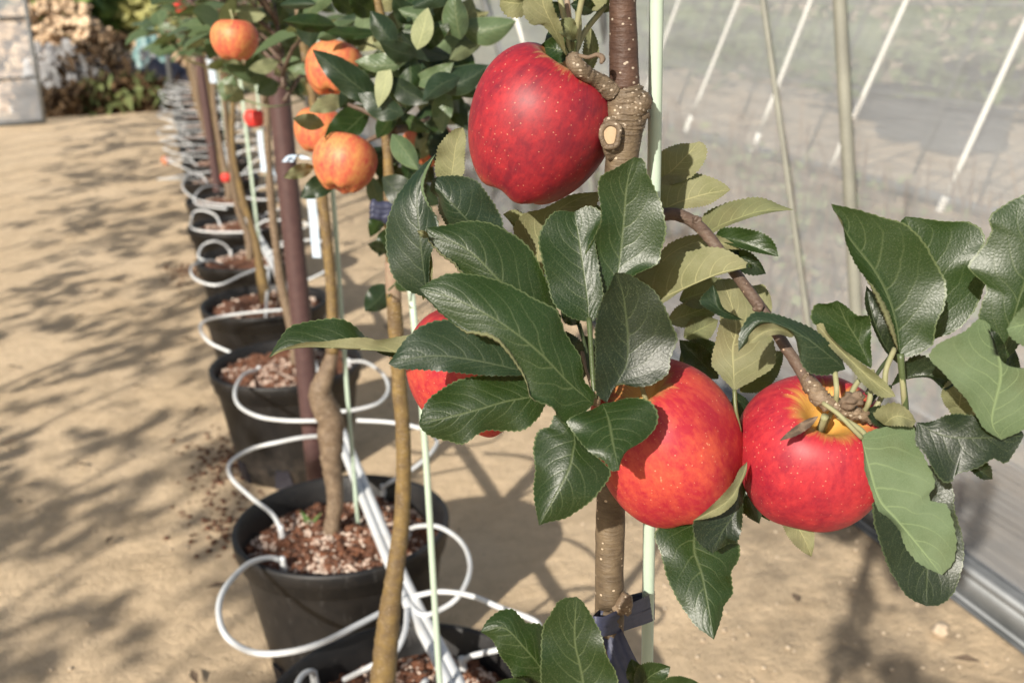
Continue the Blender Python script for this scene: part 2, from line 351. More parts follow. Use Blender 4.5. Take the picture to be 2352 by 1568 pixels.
# ------------------------------------------------------------------ leaves placed with real depth (z = metres along the view axis)
def leaf(tree, m, L, R, z, bow=.6, le=.4, re=.4, under=False, mat='leaf', teeth=26, amp=4.4, wave=.16, fl=None, pet=None, petr=.0011, label=None, N=84, K=6, name='leaf', petmat=None):
    """m, L, R run base -> tip in picture units; z=(base, tip) metres; bow/le/re centimetres towards the camera"""
    Lc, Mc, Rc = cr([m[0]] + L + [m[-1]], N), cr(m, N), cr([m[0]] + R + [m[-1]], N)
    ph = R_.random() * 6
    def dep(v, u):
        s = math.sin(PI * v) ** .8 if 0 < v < 1 else 0
        d = z[0] + (z[1] - z[0]) * v - bow * .01 * math.sin(PI * v)
        e = le if u < 0 else re
        d -= e * .01 * s * abs(u) ** 1.5
        d -= wave * .01 * s * abs(u) ** 2 * math.sin(v * 17 + ph + (1.7 if u < 0 else 0))
        return d
    rows = []
    for i in range(N):
        v = i / (N - 1); row = []
        for k in range(-K, K + 1):
            u = k / K; a = abs(u); E_ = Lc[i] if u < 0 else Rc[i]
            x = Mc[i][0] + (E_[0] - Mc[i][0]) * a; y = Mc[i][1] + (E_[1] - Mc[i][1]) * a
            if a == 1 and teeth:
                saw = (v * teeth) % 1.0; dx, dy = E_[0] - Mc[i][0], E_[1] - Mc[i][1]; q = math.hypot(dx, dy) + 1e-6
                sh = amp * (saw - .45) * min(1, q / 25); x += dx / q * sh; y += dy / q * sh
            row.append((x, y, dep(v, u), (u * .5 + .5, v)))
        if fl:      # rolled margin: comes back over the blade, towards the camera
            side, v0, v1, wpx = fl
            tt = (v - v0) / (v1 - v0); wd = wpx * math.sin(PI * tt) ** .7 if 0 < tt < 1 else 0
            E_ = Lc[i] if side == 'L' else Rc[i]; dx, dy = Mc[i][0] - E_[0], Mc[i][1] - E_[1]; q = math.hypot(dx, dy) + 1e-6
            ex = row[0] if side == 'L' else row[-1]
            for j in (1, 2, 3):
                a = wd * j / 3; p = (ex[0] + dx / q * a, ex[1] + dy / q * a, ex[2] - .0022 * math.sin(j) * min(1, wd / 4) - .0005, (0.06 if side == 'L' else .94, v))
                row = [p] + row if side == 'L' else row + [p]
        rows.append(row)
    W = len(rows[0]); V = []; UV = []; F = []
    for r in rows:
        for x, y, d, uv in r: V.append(at(x, y, d)); UV.append(uv)
    for i in range(N - 1):
        for k in range(W - 1):
            a = i * W + k; q = (a, a + W, a + W + 1, a + 1)
            F.append(q)
    # orient: the upper face looks at the camera unless under
    k0 = 3 if fl and fl[0] == 'L' else 0
    facing = sum((V[i * W + k + W] - V[i * W + k]).cross(V[i * W + k + 1] - V[i * W + k]).dot((CAM - V[i * W + k]).normalized()) for i in range(4, N - 4, 3) for k in range(k0, k0 + 2 * K)) > 0
    if facing == under: F = [f_[::-1] for f_ in F]
    mb = MB(); mb.add(V, F, UV)
    if pet and not petmat: tube(mb, [at(*p) for p in pet], [petr * 1.2] + [petr] * (len(pet) - 1), n=14, seg=7)
    o = mb.build(name, M[mat], tree, label=label)
    if pet and petmat:
        mb = MB(); tube(mb, [at(*p) for p in pet], petr, n=14, seg=7); mb.build('petiole', M[petmat], o)
    return o
def sl(tree, b, t, wd, z, wl=None, k=0.0, **kw):
    """simple leaf from base b to tip t; wd half width px (right), wl left; k = sideways bend"""
    wl = wd if wl is None else wl
    dx, dy = t[0] - b[0], t[1] - b[1]; q = math.hypot(dx, dy); nx, ny = dy / q, -dx / q    # nx,ny = left of travel on screen
    def pt(v, off): 
        s = k * math.sin(PI * v) * q + off
        return (b[0] + dx * v + nx * s, b[1] + dy * v + ny * s)
    pr = [(.06, .28), (.18, .72), (.35, .98), (.52, 1.0), (.70, .80), (.86, .45), (.95, .17)]
    m = [pt(v, 0) for v in (0, .25, .5, .75, 1)]
    return leaf(tree, m, [pt(v, wl * s) for v, s in pr], [pt(v, -wd * s) for v, s in pr], z, **kw)
def apple_mesh(name, center, axis, Rr, hh, mat, parent=None, lobe=.02, skew=(0, 0), label=None, cat='apple', group=None, stem=True, seg=64, rin=44, sub=None, taper=.10, dip=.30):
    axis = axis.normalized(); rot = axis.to_track_quat('Z', 'Y').to_matrix(); mb = MB(); V = []; F = []
    for i in range(rin + 1):
        p = PI * i / rin; 
        for k in range(seg):
            a = 2 * PI * k / seg
            rr = Rr * math.sin(p) ** .86 * (1 + taper * math.cos(p)) if 0 < i < rin else 0
            rr *= 1 + lobe * math.cos(5 * a + .5) * (1 - .6 * math.cos(p)) + lobe * .9 * math.cos(2 * a + 1)
            zz = hh * math.cos(p)
            zz += -dip * 1.55 * Rr * math.exp(-(rr / (.33 * Rr)) ** 2) if p < PI / 2 else dip * Rr * math.exp(-(rr / (.30 * Rr)) ** 2)
            if p >= PI / 2: zz -= lobe * 2 * Rr * math.cos(5 * a + .5) * math.exp(-((rr / Rr - .45) / .2) ** 2)
            x = rr * math.cos(a) + skew[0] * (zz / hh) * Rr; y = rr * math.sin(a) + skew[1] * (zz / hh) * Rr
            V.append(Vector((x, y, zz)))
    for i in range(rin):
        for k in range(seg):
            a = i * seg + k; b = i * seg + (k + 1) % seg; F.append((a, a + seg, b + seg, b))
    e = bpy.data.objects.new(name, None); e.empty_display_size = .03; col.objects.link(e); e.location = center; e.rotation_euler = rot.to_euler(); tag(e, label, cat, group)
    mb.add(V, F)
    me_o = mb.build('flesh', M[mat]); me_o.parent = e; me_o.name = 'skin'
    if stem:
        mb = MB(); top = hh - dip * 1.55 * Rr
        tube(mb, [Vector((0, 0, top - .002)), Vector((.001, .001, top + .012)), Vector((.004, .002, top + .024))], [.0016, .0014, .0019], n=8, seg=7)
        s = mb.build('stem', M['petiole']); s.parent = e
        mb = MB()
        for k in range(5):
            a = k * 2 * PI / 5; c_ = Vector((math.cos(a), math.sin(a), 0)) ; z0 = -hh + dip * Rr
            tube(mb, [c_ * .001 + Vector((0, 0, z0 + .001)), c_ * .003 + Vector((0, 0, z0 - .003)), c_ * .002 + Vector((0, 0, z0 - .006))], [.0012, .001, .0003], n=5, seg=5)
        s = mb.build('calyx', M['dry']); s.parent = e
    return e
def camv(x, y, z): return ROT @ Vector((x, y, z))     # camera-space direction (x right, y up, z towards viewer)
# ================================================================== SETTING
mb = MB(); n_ = 0
G = [-80, -20, -6, -3] + [-2 + .1 * i for i in range(61)] + [6, 12, 30, 80]
GY = [-40, -10, -2] + [0 + .12 * i for i in range(100)] + [16, 30, 60, 160]
V = [(x, y, 0.006 * noise.noise(Vector((x * 3, y * 3, 0))) + .004 * noise.noise(Vector((x * 9, y * 9, 4))) if -3 < x < 5 and -1 < y < 12 else 0) for y in GY for x in G]
F = [(j * len(G) + i, j * len(G) + i + 1, (j + 1) * len(G) + i + 1, (j + 1) * len(G) + i) for j in range(len(GY) - 1) for i in range(len(G) - 1)]
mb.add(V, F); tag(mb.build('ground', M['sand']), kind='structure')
mb = MB(); V = []; F = []      # rising field behind the end of the path
NX, NY = 40, 16
for j in range(NY):
    for i in range(NX):
        x = -14 + 26 * i / (NX - 1); y = 13.6 + 40 * (j / (NY - 1)) ** 1.6
        V.append((x, y, .02 + 1.6 * min(1, (y - 13.6) / 30) + .25 * noise.noise(Vector((x * .5, y * .5, 1))) * min(1, (y - 13.6) / 2)))
F = [(j * NX + i, j * NX + i + 1, (j + 1) * NX + i + 1, (j + 1) * NX + i) for j in range(NY - 1) for i in range(NX - 1)]
mb.add(V, F); tag(mb.build('field', M['field']), kind='structure')
# pebbles and clods on the sand
mb = MB()
for i in range(900):
    x, y = R_.uniform(-1.2, 1.36), R_.uniform(.9, 7) ; r = R_.uniform(.002, .005) * (1.7 if R_.random() < .06 else 1)
    if R_.random() < .45: x = R_.uniform(.75, 1.36); y = R_.uniform(1, 4)
    blob(mb, (x, y, r * .3), r, (1, 1, .7))
tag(mb.build('pebbles', M['pebble']), 'pale pebbles and clods scattered over the sandy path', 'pebbles', kind='stuff')
mb = MB()
for i in range(520):
    q = R_.random(); cx_, cy_ = ((.03, 2.42), (-.0, 4.9), (.05, 2.75))[i % 3]
    x, y = R_.gauss(cx_ - .03, .045), R_.gauss(cy_, .11); r = R_.uniform(.002, .008)
    blob(mb, (x, y, r * .4), r, (1, 1, .5), .5)
tag(mb.build('spilled_soil', M['soil']), 'crumbs of red brown potting soil spilled on the sand beside the pots', 'soil', kind='stuff')
mb = MB()
for i in range(70):
    x, y = R_.choice([(R_.gauss(-.02, .08), R_.uniform(1.3, 7)), (R_.uniform(-.9, .1), R_.uniform(1.3, 8)), (R_.uniform(.6, 1.3), R_.uniform(1, 4))]); a = R_.uniform(0, 6.28); l_ = R_.uniform(.012, .03)
    d = Vector((math.cos(a), math.sin(a), 0)) * l_; e = Vector((-math.sin(a), math.cos(a), 0)) * l_ * .35; c_ = Vector((x, y, .012)); up = Vector((0, 0, l_ * .25))
    mb.add([c_ - d, c_ + e + up, c_ + d + up * .5, c_ - e + up, c_], [(0, 1, 4), (1, 2, 4), (2, 3, 4), (3, 0, 4)])
tag(mb.build('leaf_litter', M['dry']), 'small dry brown leaf scraps lying about on the sand', 'leaf litter', kind='stuff')
p = onz(2158, 1458); mb = MB(); blob(mb, (p.x, p.y, .012), .017, (1, .8, .8), .2, 2)
tag(mb.build('stone', M['pebble'], None, (p.x, p.y, 0)), 'single pale tan stone on the sand near the film wall', 'stone')

# film wall on the right ------------------------------------------------
WX = 1.39
def wx(z): return WX - .05 * z * z
t_ = thing('film_wall', 'clear plastic film wall of the tunnel on the right, clamped to a metal rail', 'film wall', (WX, 0, 0))
def sheet(name, x0, y0, y1, z0, z1, mat, parent, ny=120, nz=14, amp=.012, fx=wx):
    mb = MB(); V = []; F = []
    for j in range(nz):
        for i in range(ny):
            y = y0 + (y1 - y0) * i / (ny - 1); z = z0 + (z1 - z0) * j / (nz - 1)
            V.append((fx(z) + x0 + amp * noise.noise(Vector((y * 1.1, z * 6, 3))), y, z))
    for j in range(nz - 1):
        for i in range(ny - 1): a = j * ny + i; F.append((a, a + 1, a + 1 + ny, a + ny))
    mb.add(V, F); return mb.build(name, mat, parent)
sheet('film', .012, -2, 11.9, .32, 2.2, M['film'], t_)
sheet('skirt', .018, -2, 11.9, .02, .33, M['filmlow'], t_, nz=12, amp=.03)
mb = MB()      # C shaped rail on the ground
for a, b in (((WX - .014, -.5, .012), (.006, 0, .055)), ((WX - .004, -.5, .067), (.03, 0, .012)), ((WX - .02, -.5, .004), (.05, 0, .008))):
    box(mb, a, (b[0], 0, 0), (0, 12.4, 0), (0, 0, b[2]))
tube(mb, [Vector((WX - .012, -.5, .075)), Vector((WX - .012, 11.9, .075))], .013, n=3, seg=12)
mb.build('rail', M['galv'], t_)
mb = MB(); tube(mb, [Vector((WX - .03, -.5, .008)), Vector((WX - .028, 4, .006)), Vector((WX - .03, 11.9, .008))], .005, n=40, seg=6)
mb.build('cord', M['galv'], t_)
def wallpost(xt, yt, xb, yb, r, mat, lab, off=-.03):
    a = onx(xb, yb, WX + off); b = onx(xt, yt, WX + off - .05)
    d = (b - a); lo = a - d * (a.z / d.z) if a.z > 0 else a; lo.z = max(lo.z, .0); hi = a + d * ((2.1 - a.z) / d.z)
    mb = MB(); tube(mb, [lo, hi], r, n=6, seg=14)
    o = thing('wall_post', lab, 'post', lo, 'posts along the film wall'); mb.build('tube', M[mat], o)
    mb = MB(); c_ = lo + (hi - lo) * (1.35 / 2.1)
    tube(mb, [c_ - Vector((0, 0, .02)), c_ + Vector((0, 0, .02))], r * 1.25, n=3, seg=12); mb.build('clip', M['galv'], o)
wallpost(1928, 0, 1962, 640, .0135, 'postgreen', 'thick grey green pipe post of the film wall, nearest the hanging apples')
wallpost(1752, 0, 1850, 700, .0065, 'postgreen', 'thin leaning olive tube inside the film wall, between stake and thick post', -.02)
wallpost(1112, 0, 1145, 110, .016, 'galv', 'grey pipe post of the film wall far back, left of the top red apple')
wallpost(1378, 0, 1392, 90, .013, 'galv', 'pale pipe post of the film wall just left of the near trunk')
wallpost(1172, 0, 1200, 90, .008, 'strap', 'thin white tube of the film wall between leaves above the top apple')

# neighbouring tunnel seen through the film ------------------------------
NXW = 3.8
t_ = thing('neighbour_tunnel', 'neighbouring film tunnel seen hazily through the clear wall', 'greenhouse', (NXW, 0, 0))
sheet('film', 0, 1, 16, 0.03, 1.9, M['filmfar'], t_, fx=lambda z: NXW + .1 * z * z)
mb = MB(); tube(mb, [Vector((NXW - .03, 1, .05)), Vector((NXW - .03, 16, .05))], .03, n=3, seg=8); mb.build('rail', M['galv'], t_)
mb = MB()
for z in (.55, 1.02): tube(mb, [Vector((NXW - .03, 1, z)), Vector((NXW - .03, 16, z))], .007, n=3, seg=8)
mb.build('wire', M['galv'], t_)
for xb, yb, xt, yt, wh in ((2174, 450, 2380, 0, 'brightest and rightmost one, with a clear coil'), (1900, 405, 2083, 0, 'right of the thick grey post'), (1745, 305, 1863, 0, 'crossing the thin olive tube'), (1590, 266, 1697, 0, 'left of the thin olive tube'), (1475, 235, 1560, 0, 'farthest one, next to the pale stake'), (2330, 545, 2560, 0, 'one low at the right edge, behind the leaves')):
    a = onx(xb, yb, NXW - .08); b = onx(xt, yt, NXW - .08); b = a + (b - a) * 1.5; a = a + (b - a) * (-.0)
    o = thing('strap', 'white slanting strap seen through the film, ' + wh, 'strap', a, 'white slanting straps beyond the film')
    mb = MB(); tube(mb, [a, b], .014, n=8, seg=8); mb.build('band', M['strap'], o)
    mb = MB(); q = (a - b).normalized()
    for k in range(7): tube(mb, [a + q * (.012 + .022 * k), a + q * (.024 + .022 * k)], .021, n=2, seg=8)
    mb.build('coil', M['strap'], o)
    b2 = b + Vector((.0, .30, 0)); a2 = a + Vector((.05, .34, .05))
    mb = MB(); tube(mb, [a2, b2], .009, n=8, seg=8); mb.build('cord', M['galv'], o)
crm = flat('crate_plastic', (.02, .022, .028), (.05, .052, .06), .6, 5)
for k, (x, y, z0, hx) in enumerate(((2210, 330, 0, .30), (2100, 300, 0, .30), (2030, 255, 0, .26), (2290, 215, .1, .3), (2185, 190, .1, .3))):
    p = onz(x, y + 20)
    o = thing('crate', ('grey plastic crate beyond the film, %s' % ('nearest', 'second', 'third', 'upper right', 'upper middle')[k]), 'crate', (p.x, p.y, 0), 'grey crates beyond the film')
    mb = MB(); b_ = Vector((p.x, p.y, .02)); W_, D_, H_ = .42, .34, .26
    for f in range(4):
        c_, s_ = ((1, 0), (0, 1), (-1, 0), (0, -1))[f]
        for j in range(4):
            ctr = b_ + Vector((c_ * W_ / 2, s_ * D_ / 2, .02 + j * .065)); ln = Vector((0, D_, 0)) if c_ else Vector((W_, 0, 0))
            box(mb, ctr - ln / 2, ln, Vector((.012 * (c_ or 0) or 0, .012 * (s_ or 0), 0)) if True else 0, (0, 0, .05))
    mb.build('slats', crm, o, smooth=False)
    mb = MB(); box(mb, b_ - Vector((W_ / 2 - .01, D_ / 2 - .01, 0)), (W_ - .02, 0, 0), (0, D_ - .02, 0), (0, 0, .012)); mb.build('base', crm, o, smooth=False)
# dry weeds in the strip between the two films
t1 = flat('dry_stalk', (.10, .05, .045), (.26, .18, .10), .8, 20)
t2 = flat('weed_leaf', (.16, .22, .10), (.28, .30, .16), .8, 9)
mb = MB(); mg = MB()
for i in range(760):
    x = R_.uniform(1.55, 3.7); y = R_.uniform(1.6, 9); h_ = R_.uniform(.08, .42) * (1.4 if R_.random() < .1 else 1); a = R_.uniform(0, 6.28); l_ = R_.uniform(0, .3) * h_
    tube(mb, [Vector((x, y, 0)), Vector((x + l_ * .3 * math.cos(a), y + l_ * .3 * math.sin(a), h_ * .5)), Vector((x + l_ * math.cos(a), y + l_ * math.sin(a), h_))], [.006, .005, .003], n=4, seg=4)
    if i % 2:
        for _ in range(7):
            p = Vector((x + R_.gauss(0, .05), y + R_.gauss(0, .05), R_.uniform(.01, .16))); d = Vector((R_.gauss(0, 1), R_.gauss(0, 1), R_.gauss(0, .6))) * .022; e = Vector((R_.gauss(0, 1), R_.gauss(0, 1), R_.gauss(0, 1))) * .012
            k = len(mg.v); mg.add([p - d, p + e, p + d, p - e], [(0, 1, 2, 3)])
tag(mb.build('dry_stalks', t1), 'dry brown weed stalks standing in the strip behind the film', 'weeds', kind='stuff')
tag(mg.build('weeds', t2), 'low green weeds on the sand behind the film', 'weeds', kind='stuff')
mgr = flat('bed_green', (.05, .08, .03), (.12, .15, .05), .8, 6)
mb = MB()     # crops inside the neighbouring tunnel
for i in range(5000):
    x = R_.uniform(5.2, 8.5); y = R_.uniform(3, 22); p = Vector((x, y, R_.uniform(.25, 1.5) * (.6 + .4 * noise.noise(Vector((x, y, 0)))))); d = Vector((R_.gauss(0, 1), R_.gauss(0, 1), R_.gauss(0, .8))) * .06; e = Vector((R_.gauss(0, 1), R_.gauss(0, 1), R_.gauss(0, 1))) * .035
    mb.add([p - d, p + e, p + d, p - e], [(0, 1, 2, 3)])
tag(mb.build('crops', mgr), 'green rows of plants inside the neighbouring tunnel', 'plants', kind='stuff')

# end of the tunnel ------------------------------------------------------
c0 = onz(100, 286); c0.y = 11.5; c0.x = -1.19
t_ = thing('film_door', 'clear film door panel in a grey pipe frame at the left end of the path', 'door', (-1.19, 11.5, 0))
mb = MB()
tube(mb, [Vector((-1.19, 11.5, .02)), Vector((-1.19, 11.5, 2.0))], .022, n=4, seg=10); tube(mb, [Vector((-2.6, 11.5, .03)), Vector((-1.19, 11.5, .03))], .02, n=4, seg=10)
tube(mb, [Vector((-2.6, 11.5, .45)), Vector((-1.19, 11.5, .45))], .01, n=4, seg=10); tube(mb, [Vector((-2.6, 11.5, 1.0)), Vector((-1.19, 11.5, 1.0))], .012, n=4, seg=10)
mb.build('frame', M['galv'], t_)
mb = MB(); V = []; F = []
for j in range(16):
    for i in range(16): V.append((-2.6 + 1.41 * i / 15, 11.53 + .03 * noise.noise(Vector((i * .4, j * .6, 0))), .03 + 1.95 * j / 15))
F = [(j * 16 + i, j * 16 + i + 1, j * 16 + i + 17, j * 16 + i + 16) for j in range(15) for i in range(15)]
mb.add(V, F); mb.build('film', M['filmdoor'], t_)
pe = onz(402, 262); o = thing('end_post', 'grey pipe post at the far end of the row of pots', 'post', (pe.x, pe.y, 0))
mb = MB(); tube(mb, [Vector((pe.x, pe.y, 0)), Vector((pe.x - .02, pe.y, 2.3))], .024, n=4, seg=10); mb.build('pipe', M['galv'], o)
mb = MB(); tube(mb, [Vector((pe.x, pe.y, .9)), Vector((pe.x, pe.y, .96))], .034, n=2, seg=10); mb.build('clamp', M['galv'], o)

rockm = flat('rubble', (.44, .31, .19), (.68, .52, .36), .85, 5, .4, .03)
def heap(name, lab, cat, cx_, cy_, wx_, wy_, hz, n, rr, mat, kind='stuff', sq=(1, 1, .8), sub=1, rnd=.35, smooth=False):
    mb = MB()
    for i in range(n):
        a, q = R_.uniform(0, 6.28), R_.random() ** .5; x, y = cx_ + wx_ * q * math.cos(a), cy_ + wy_ * q * math.sin(a)
        z = hz * (1 - q * q) * R_.uniform(.2, 1.0); blob(mb, (x, y, z), R_.uniform(*rr), sq, rnd, sub)
    o = mb.build(name, mat, smooth=smooth); return tag(o, lab, cat, kind=kind)
heap('rubble', 'heap of tan broken rocks and dirt behind the path end', 'rubble', -1.25, 13.9, 1.1, .9, 1.25, 1700, (.02, .07), rockm, rnd=.6)
heap('rubble', 'low tan rubble running to the right behind the tarp', 'rubble', .15, 15.2, 1.0, .8, .72, 380, (.03, .08), rockm, rnd=.6)
scrap = film('scrap_film', .82, (.9, .9, .92), (8, 8, 8), .8, (.80, .79, .78)); 
heap('film_scrap', 'crumpled clear plastic film dumped against the rubble', 'plastic scrap', -1.05, 12.95, -0 + .6, .3, .80, 420, (.01, .045), scrap, sq=(1, .6, 1.2), rnd=.8)
heap('film_scrap', 'small shiny pieces of white plastic scrap on the dark sheet', 'plastic scrap', -.25, 13.3, .5, .2, .66, 90, (.015, .05), scrap, sq=(1, .6, 1), rnd=.8)
tealm = flat('teal_tarp', (.03, .13, .15), (.26, .36, .33), .45, 7)
mb = MB(); V = []; F = []
for j in range(14):
    for i in range(14):
        x = -.38 + .42 * i / 13; V.append((x + .05 * noise.noise(Vector((i * .5, j * .5, 3))), 13.6 + .25 * j / 13, .5 + .32 * math.sin(PI * i / 13) * (j / 13) + .16 * noise.noise(Vector((i * .6, j * .7, 1))) - .03 * (13 - j)))
F = [(j * 14 + i, j * 14 + i + 1, j * 14 + i + 15, j * 14 + i + 14) for j in range(13) for i in range(13)]
mb.add(V, F); tag(mb.build('tarp', tealm), 'crumpled teal and white tarp lying on the rubble', 'tarp')
brush = flat('dry_brush', (.045, .028, .016), (.17, .10, .045), .9, 8); brushg = flat('brush_green', (.05, .075, .025), (.14, .16, .05), .8, 4)
def brushheap(name, lab, x0, x1, y0, y1, h0, n, mat, s=.05, kind='stuff', cat='brush'):
    mb = MB()
    for i in range(n):
        x, y = R_.uniform(x0, x1), R_.uniform(y0, y1); hh = h0 * (.55 + .45 * noise.noise(Vector((x * 1.5, y, 2))) + .2)
        p = Vector((x, y, R_.random() * hh)); d = Vector((R_.gauss(0, 1), R_.gauss(0, 1), R_.gauss(0, 1))) * s; e = Vector((R_.gauss(0, 1), R_.gauss(0, 1), R_.gauss(0, 1))) * s * .5
        mb.add([p - d, p + e, p + d, p - e], [(0, 1, 2, 3)])
    return tag(mb.build(name, mat), lab, cat, kind=kind)
brushheap('brushwood', 'dark brown brush and dead leaves along the foot of the rubble', -1.5, .35, 12.1, 12.75, .42, 3200, brush)
brushheap('brushwood', 'brown dry bush mixed into the plastic scrap', -1.1, -.35, 12.7, 13.2, 1.0, 650, brush, .04)
brushheap('undergrowth', 'sparse green weeds growing among the dark brush', -.9, .4, 12.0, 12.7, .45, 420, brushg)
mb = MB(); box(mb, (-.75, 12.9, .02), (1.1, .1, 0), (0, .5, 0), (0, 0, .48)); 
blk = flat('black_sheet', (.012, .012, .02), (.03, .03, .045), .5, 6, .5, .03)
mb = MB(); V = []; F = []
for j in range(10):
    for i in range(24): V.append((-.7 + 1.15 * i / 23, 12.85 + .35 * (j / 9) ** 2, .5 * math.sin(PI * .5 * j / 9) * (.8 + .3 * noise.noise(Vector((i * .3, 1, 1)))) + .02))
F = [(j * 24 + i, j * 24 + i + 1, j * 24 + i + 25, j * 24 + i + 24) for j in range(9) for i in range(23)]
mb.add(V, F); tag(mb.build('black_sheet', blk), 'black plastic sheet draped low in front of the teal tarp', 'sheet')
# bushes behind
def bush(cx_, cy_, cz, r, n, mat, lab, s=.09):
    o = thing('bush', lab, 'bush', (cx_, cy_, cz - r * .8), 'green bushes behind the rubble'); mb = MB()
    C2 = [(Vector((cx_ + R_.gauss(0, r * .5), cy_ + R_.gauss(0, r * .4), cz + R_.gauss(0, r * .35))), r * R_.uniform(.3, .6)) for _ in range(9)]
    for i in range(n):
        c_, q = C2[i % 9]; v = Vector((R_.gauss(0, 1), R_.gauss(0, 1), R_.gauss(0, 1))).normalized() * q * R_.random() ** .4
        p = c_ + v; p.z = max(p.z, cz - r * .8); d = Vector((R_.gauss(0, 1), R_.gauss(0, 1), R_.gauss(0, .8))) * s; e = Vector((R_.gauss(0, 1), R_.gauss(0, 1), R_.gauss(0, 1))) * s * .45
        mb.add([p - d, p + e, p + d, p - e], [(0, 1, 2, 3)])
    mb.build('foliage', mat, o)
    mb = MB()
    for _ in range(5): tube(mb, [Vector((cx_, cy_, cz - r * .8)), Vector((cx_ + R_.gauss(0, r * .3), cy_, cz)), Vector((cx_ + R_.gauss(0, r * .5), cy_, cz + r * .5))], [.03, .02, .01], n=6, seg=5)
    mb.build('stems', brush, o)
g1 = flat('bush_green', (.10, .16, .03), (.22, .30, .08), .7, 3); g2 = flat('bush_yellow', (.24, .26, .08), (.42, .40, .16), .8, 3); g3 = flat('bush_dark', (.03, .055, .02), (.08, .12, .04), .7, 3)
for a in ((-1.5, 17.2, .9, 1.0, g1, 'bright green bush straight behind the heap of rocks'), (-2.6, 17.5, 1.0, 1.1, g3, 'dark green bush behind the film door'),
          (-.6, 18.2, .75, .95, g2, 'yellow green bush right of the bright green one'), (.3, 17.0, .75, .8, g2, 'straw coloured bush behind the teal tarp'),
          (1.2, 18.5, .9, 1.1, g1, 'green bush behind the end post'), (2.5, 19.5, .9, 1.2, g3, 'dark green bush far right behind the row'), (-.9, 21.5, 1.1, 1.2, g1, 'pale green bush in front of the dark shed'),
          (.9, 15.6, .45, .55, g2, 'small yellow bush near the end post')):
    bush(a[0], a[1], a[2], a[3], 2600, a[4], a[5])
t_ = thing('shed', 'dark navy net covered shed far behind the bushes', 'shed', (-.9, 24, 1))
mb = MB(); box(mb, (-1.6, 24, .2), (3.6, 0, 0), (0, 3, 0), (0, 0, 1.5)); nv = flat('navy_net', (.012, .014, .03), (.03, .035, .06), .7, 2); mb.build('wall', nv, t_, smooth=False)
mb = MB(); box(mb, (-1.8, 23.8, 1.7), (4.0, 0, 0), (0, 3.4, .3), (0, 0, .08)); mb.build('roof', nv, t_, smooth=False)
mb = MB()
for x in (-1.6, -.4, .8, 2.0): box(mb, (x, 23.94, .2), (.06, 0, 0), (0, .05, 0), (0, 0, 1.5))
mb.build('post', M['galv'], t_, smooth=False)

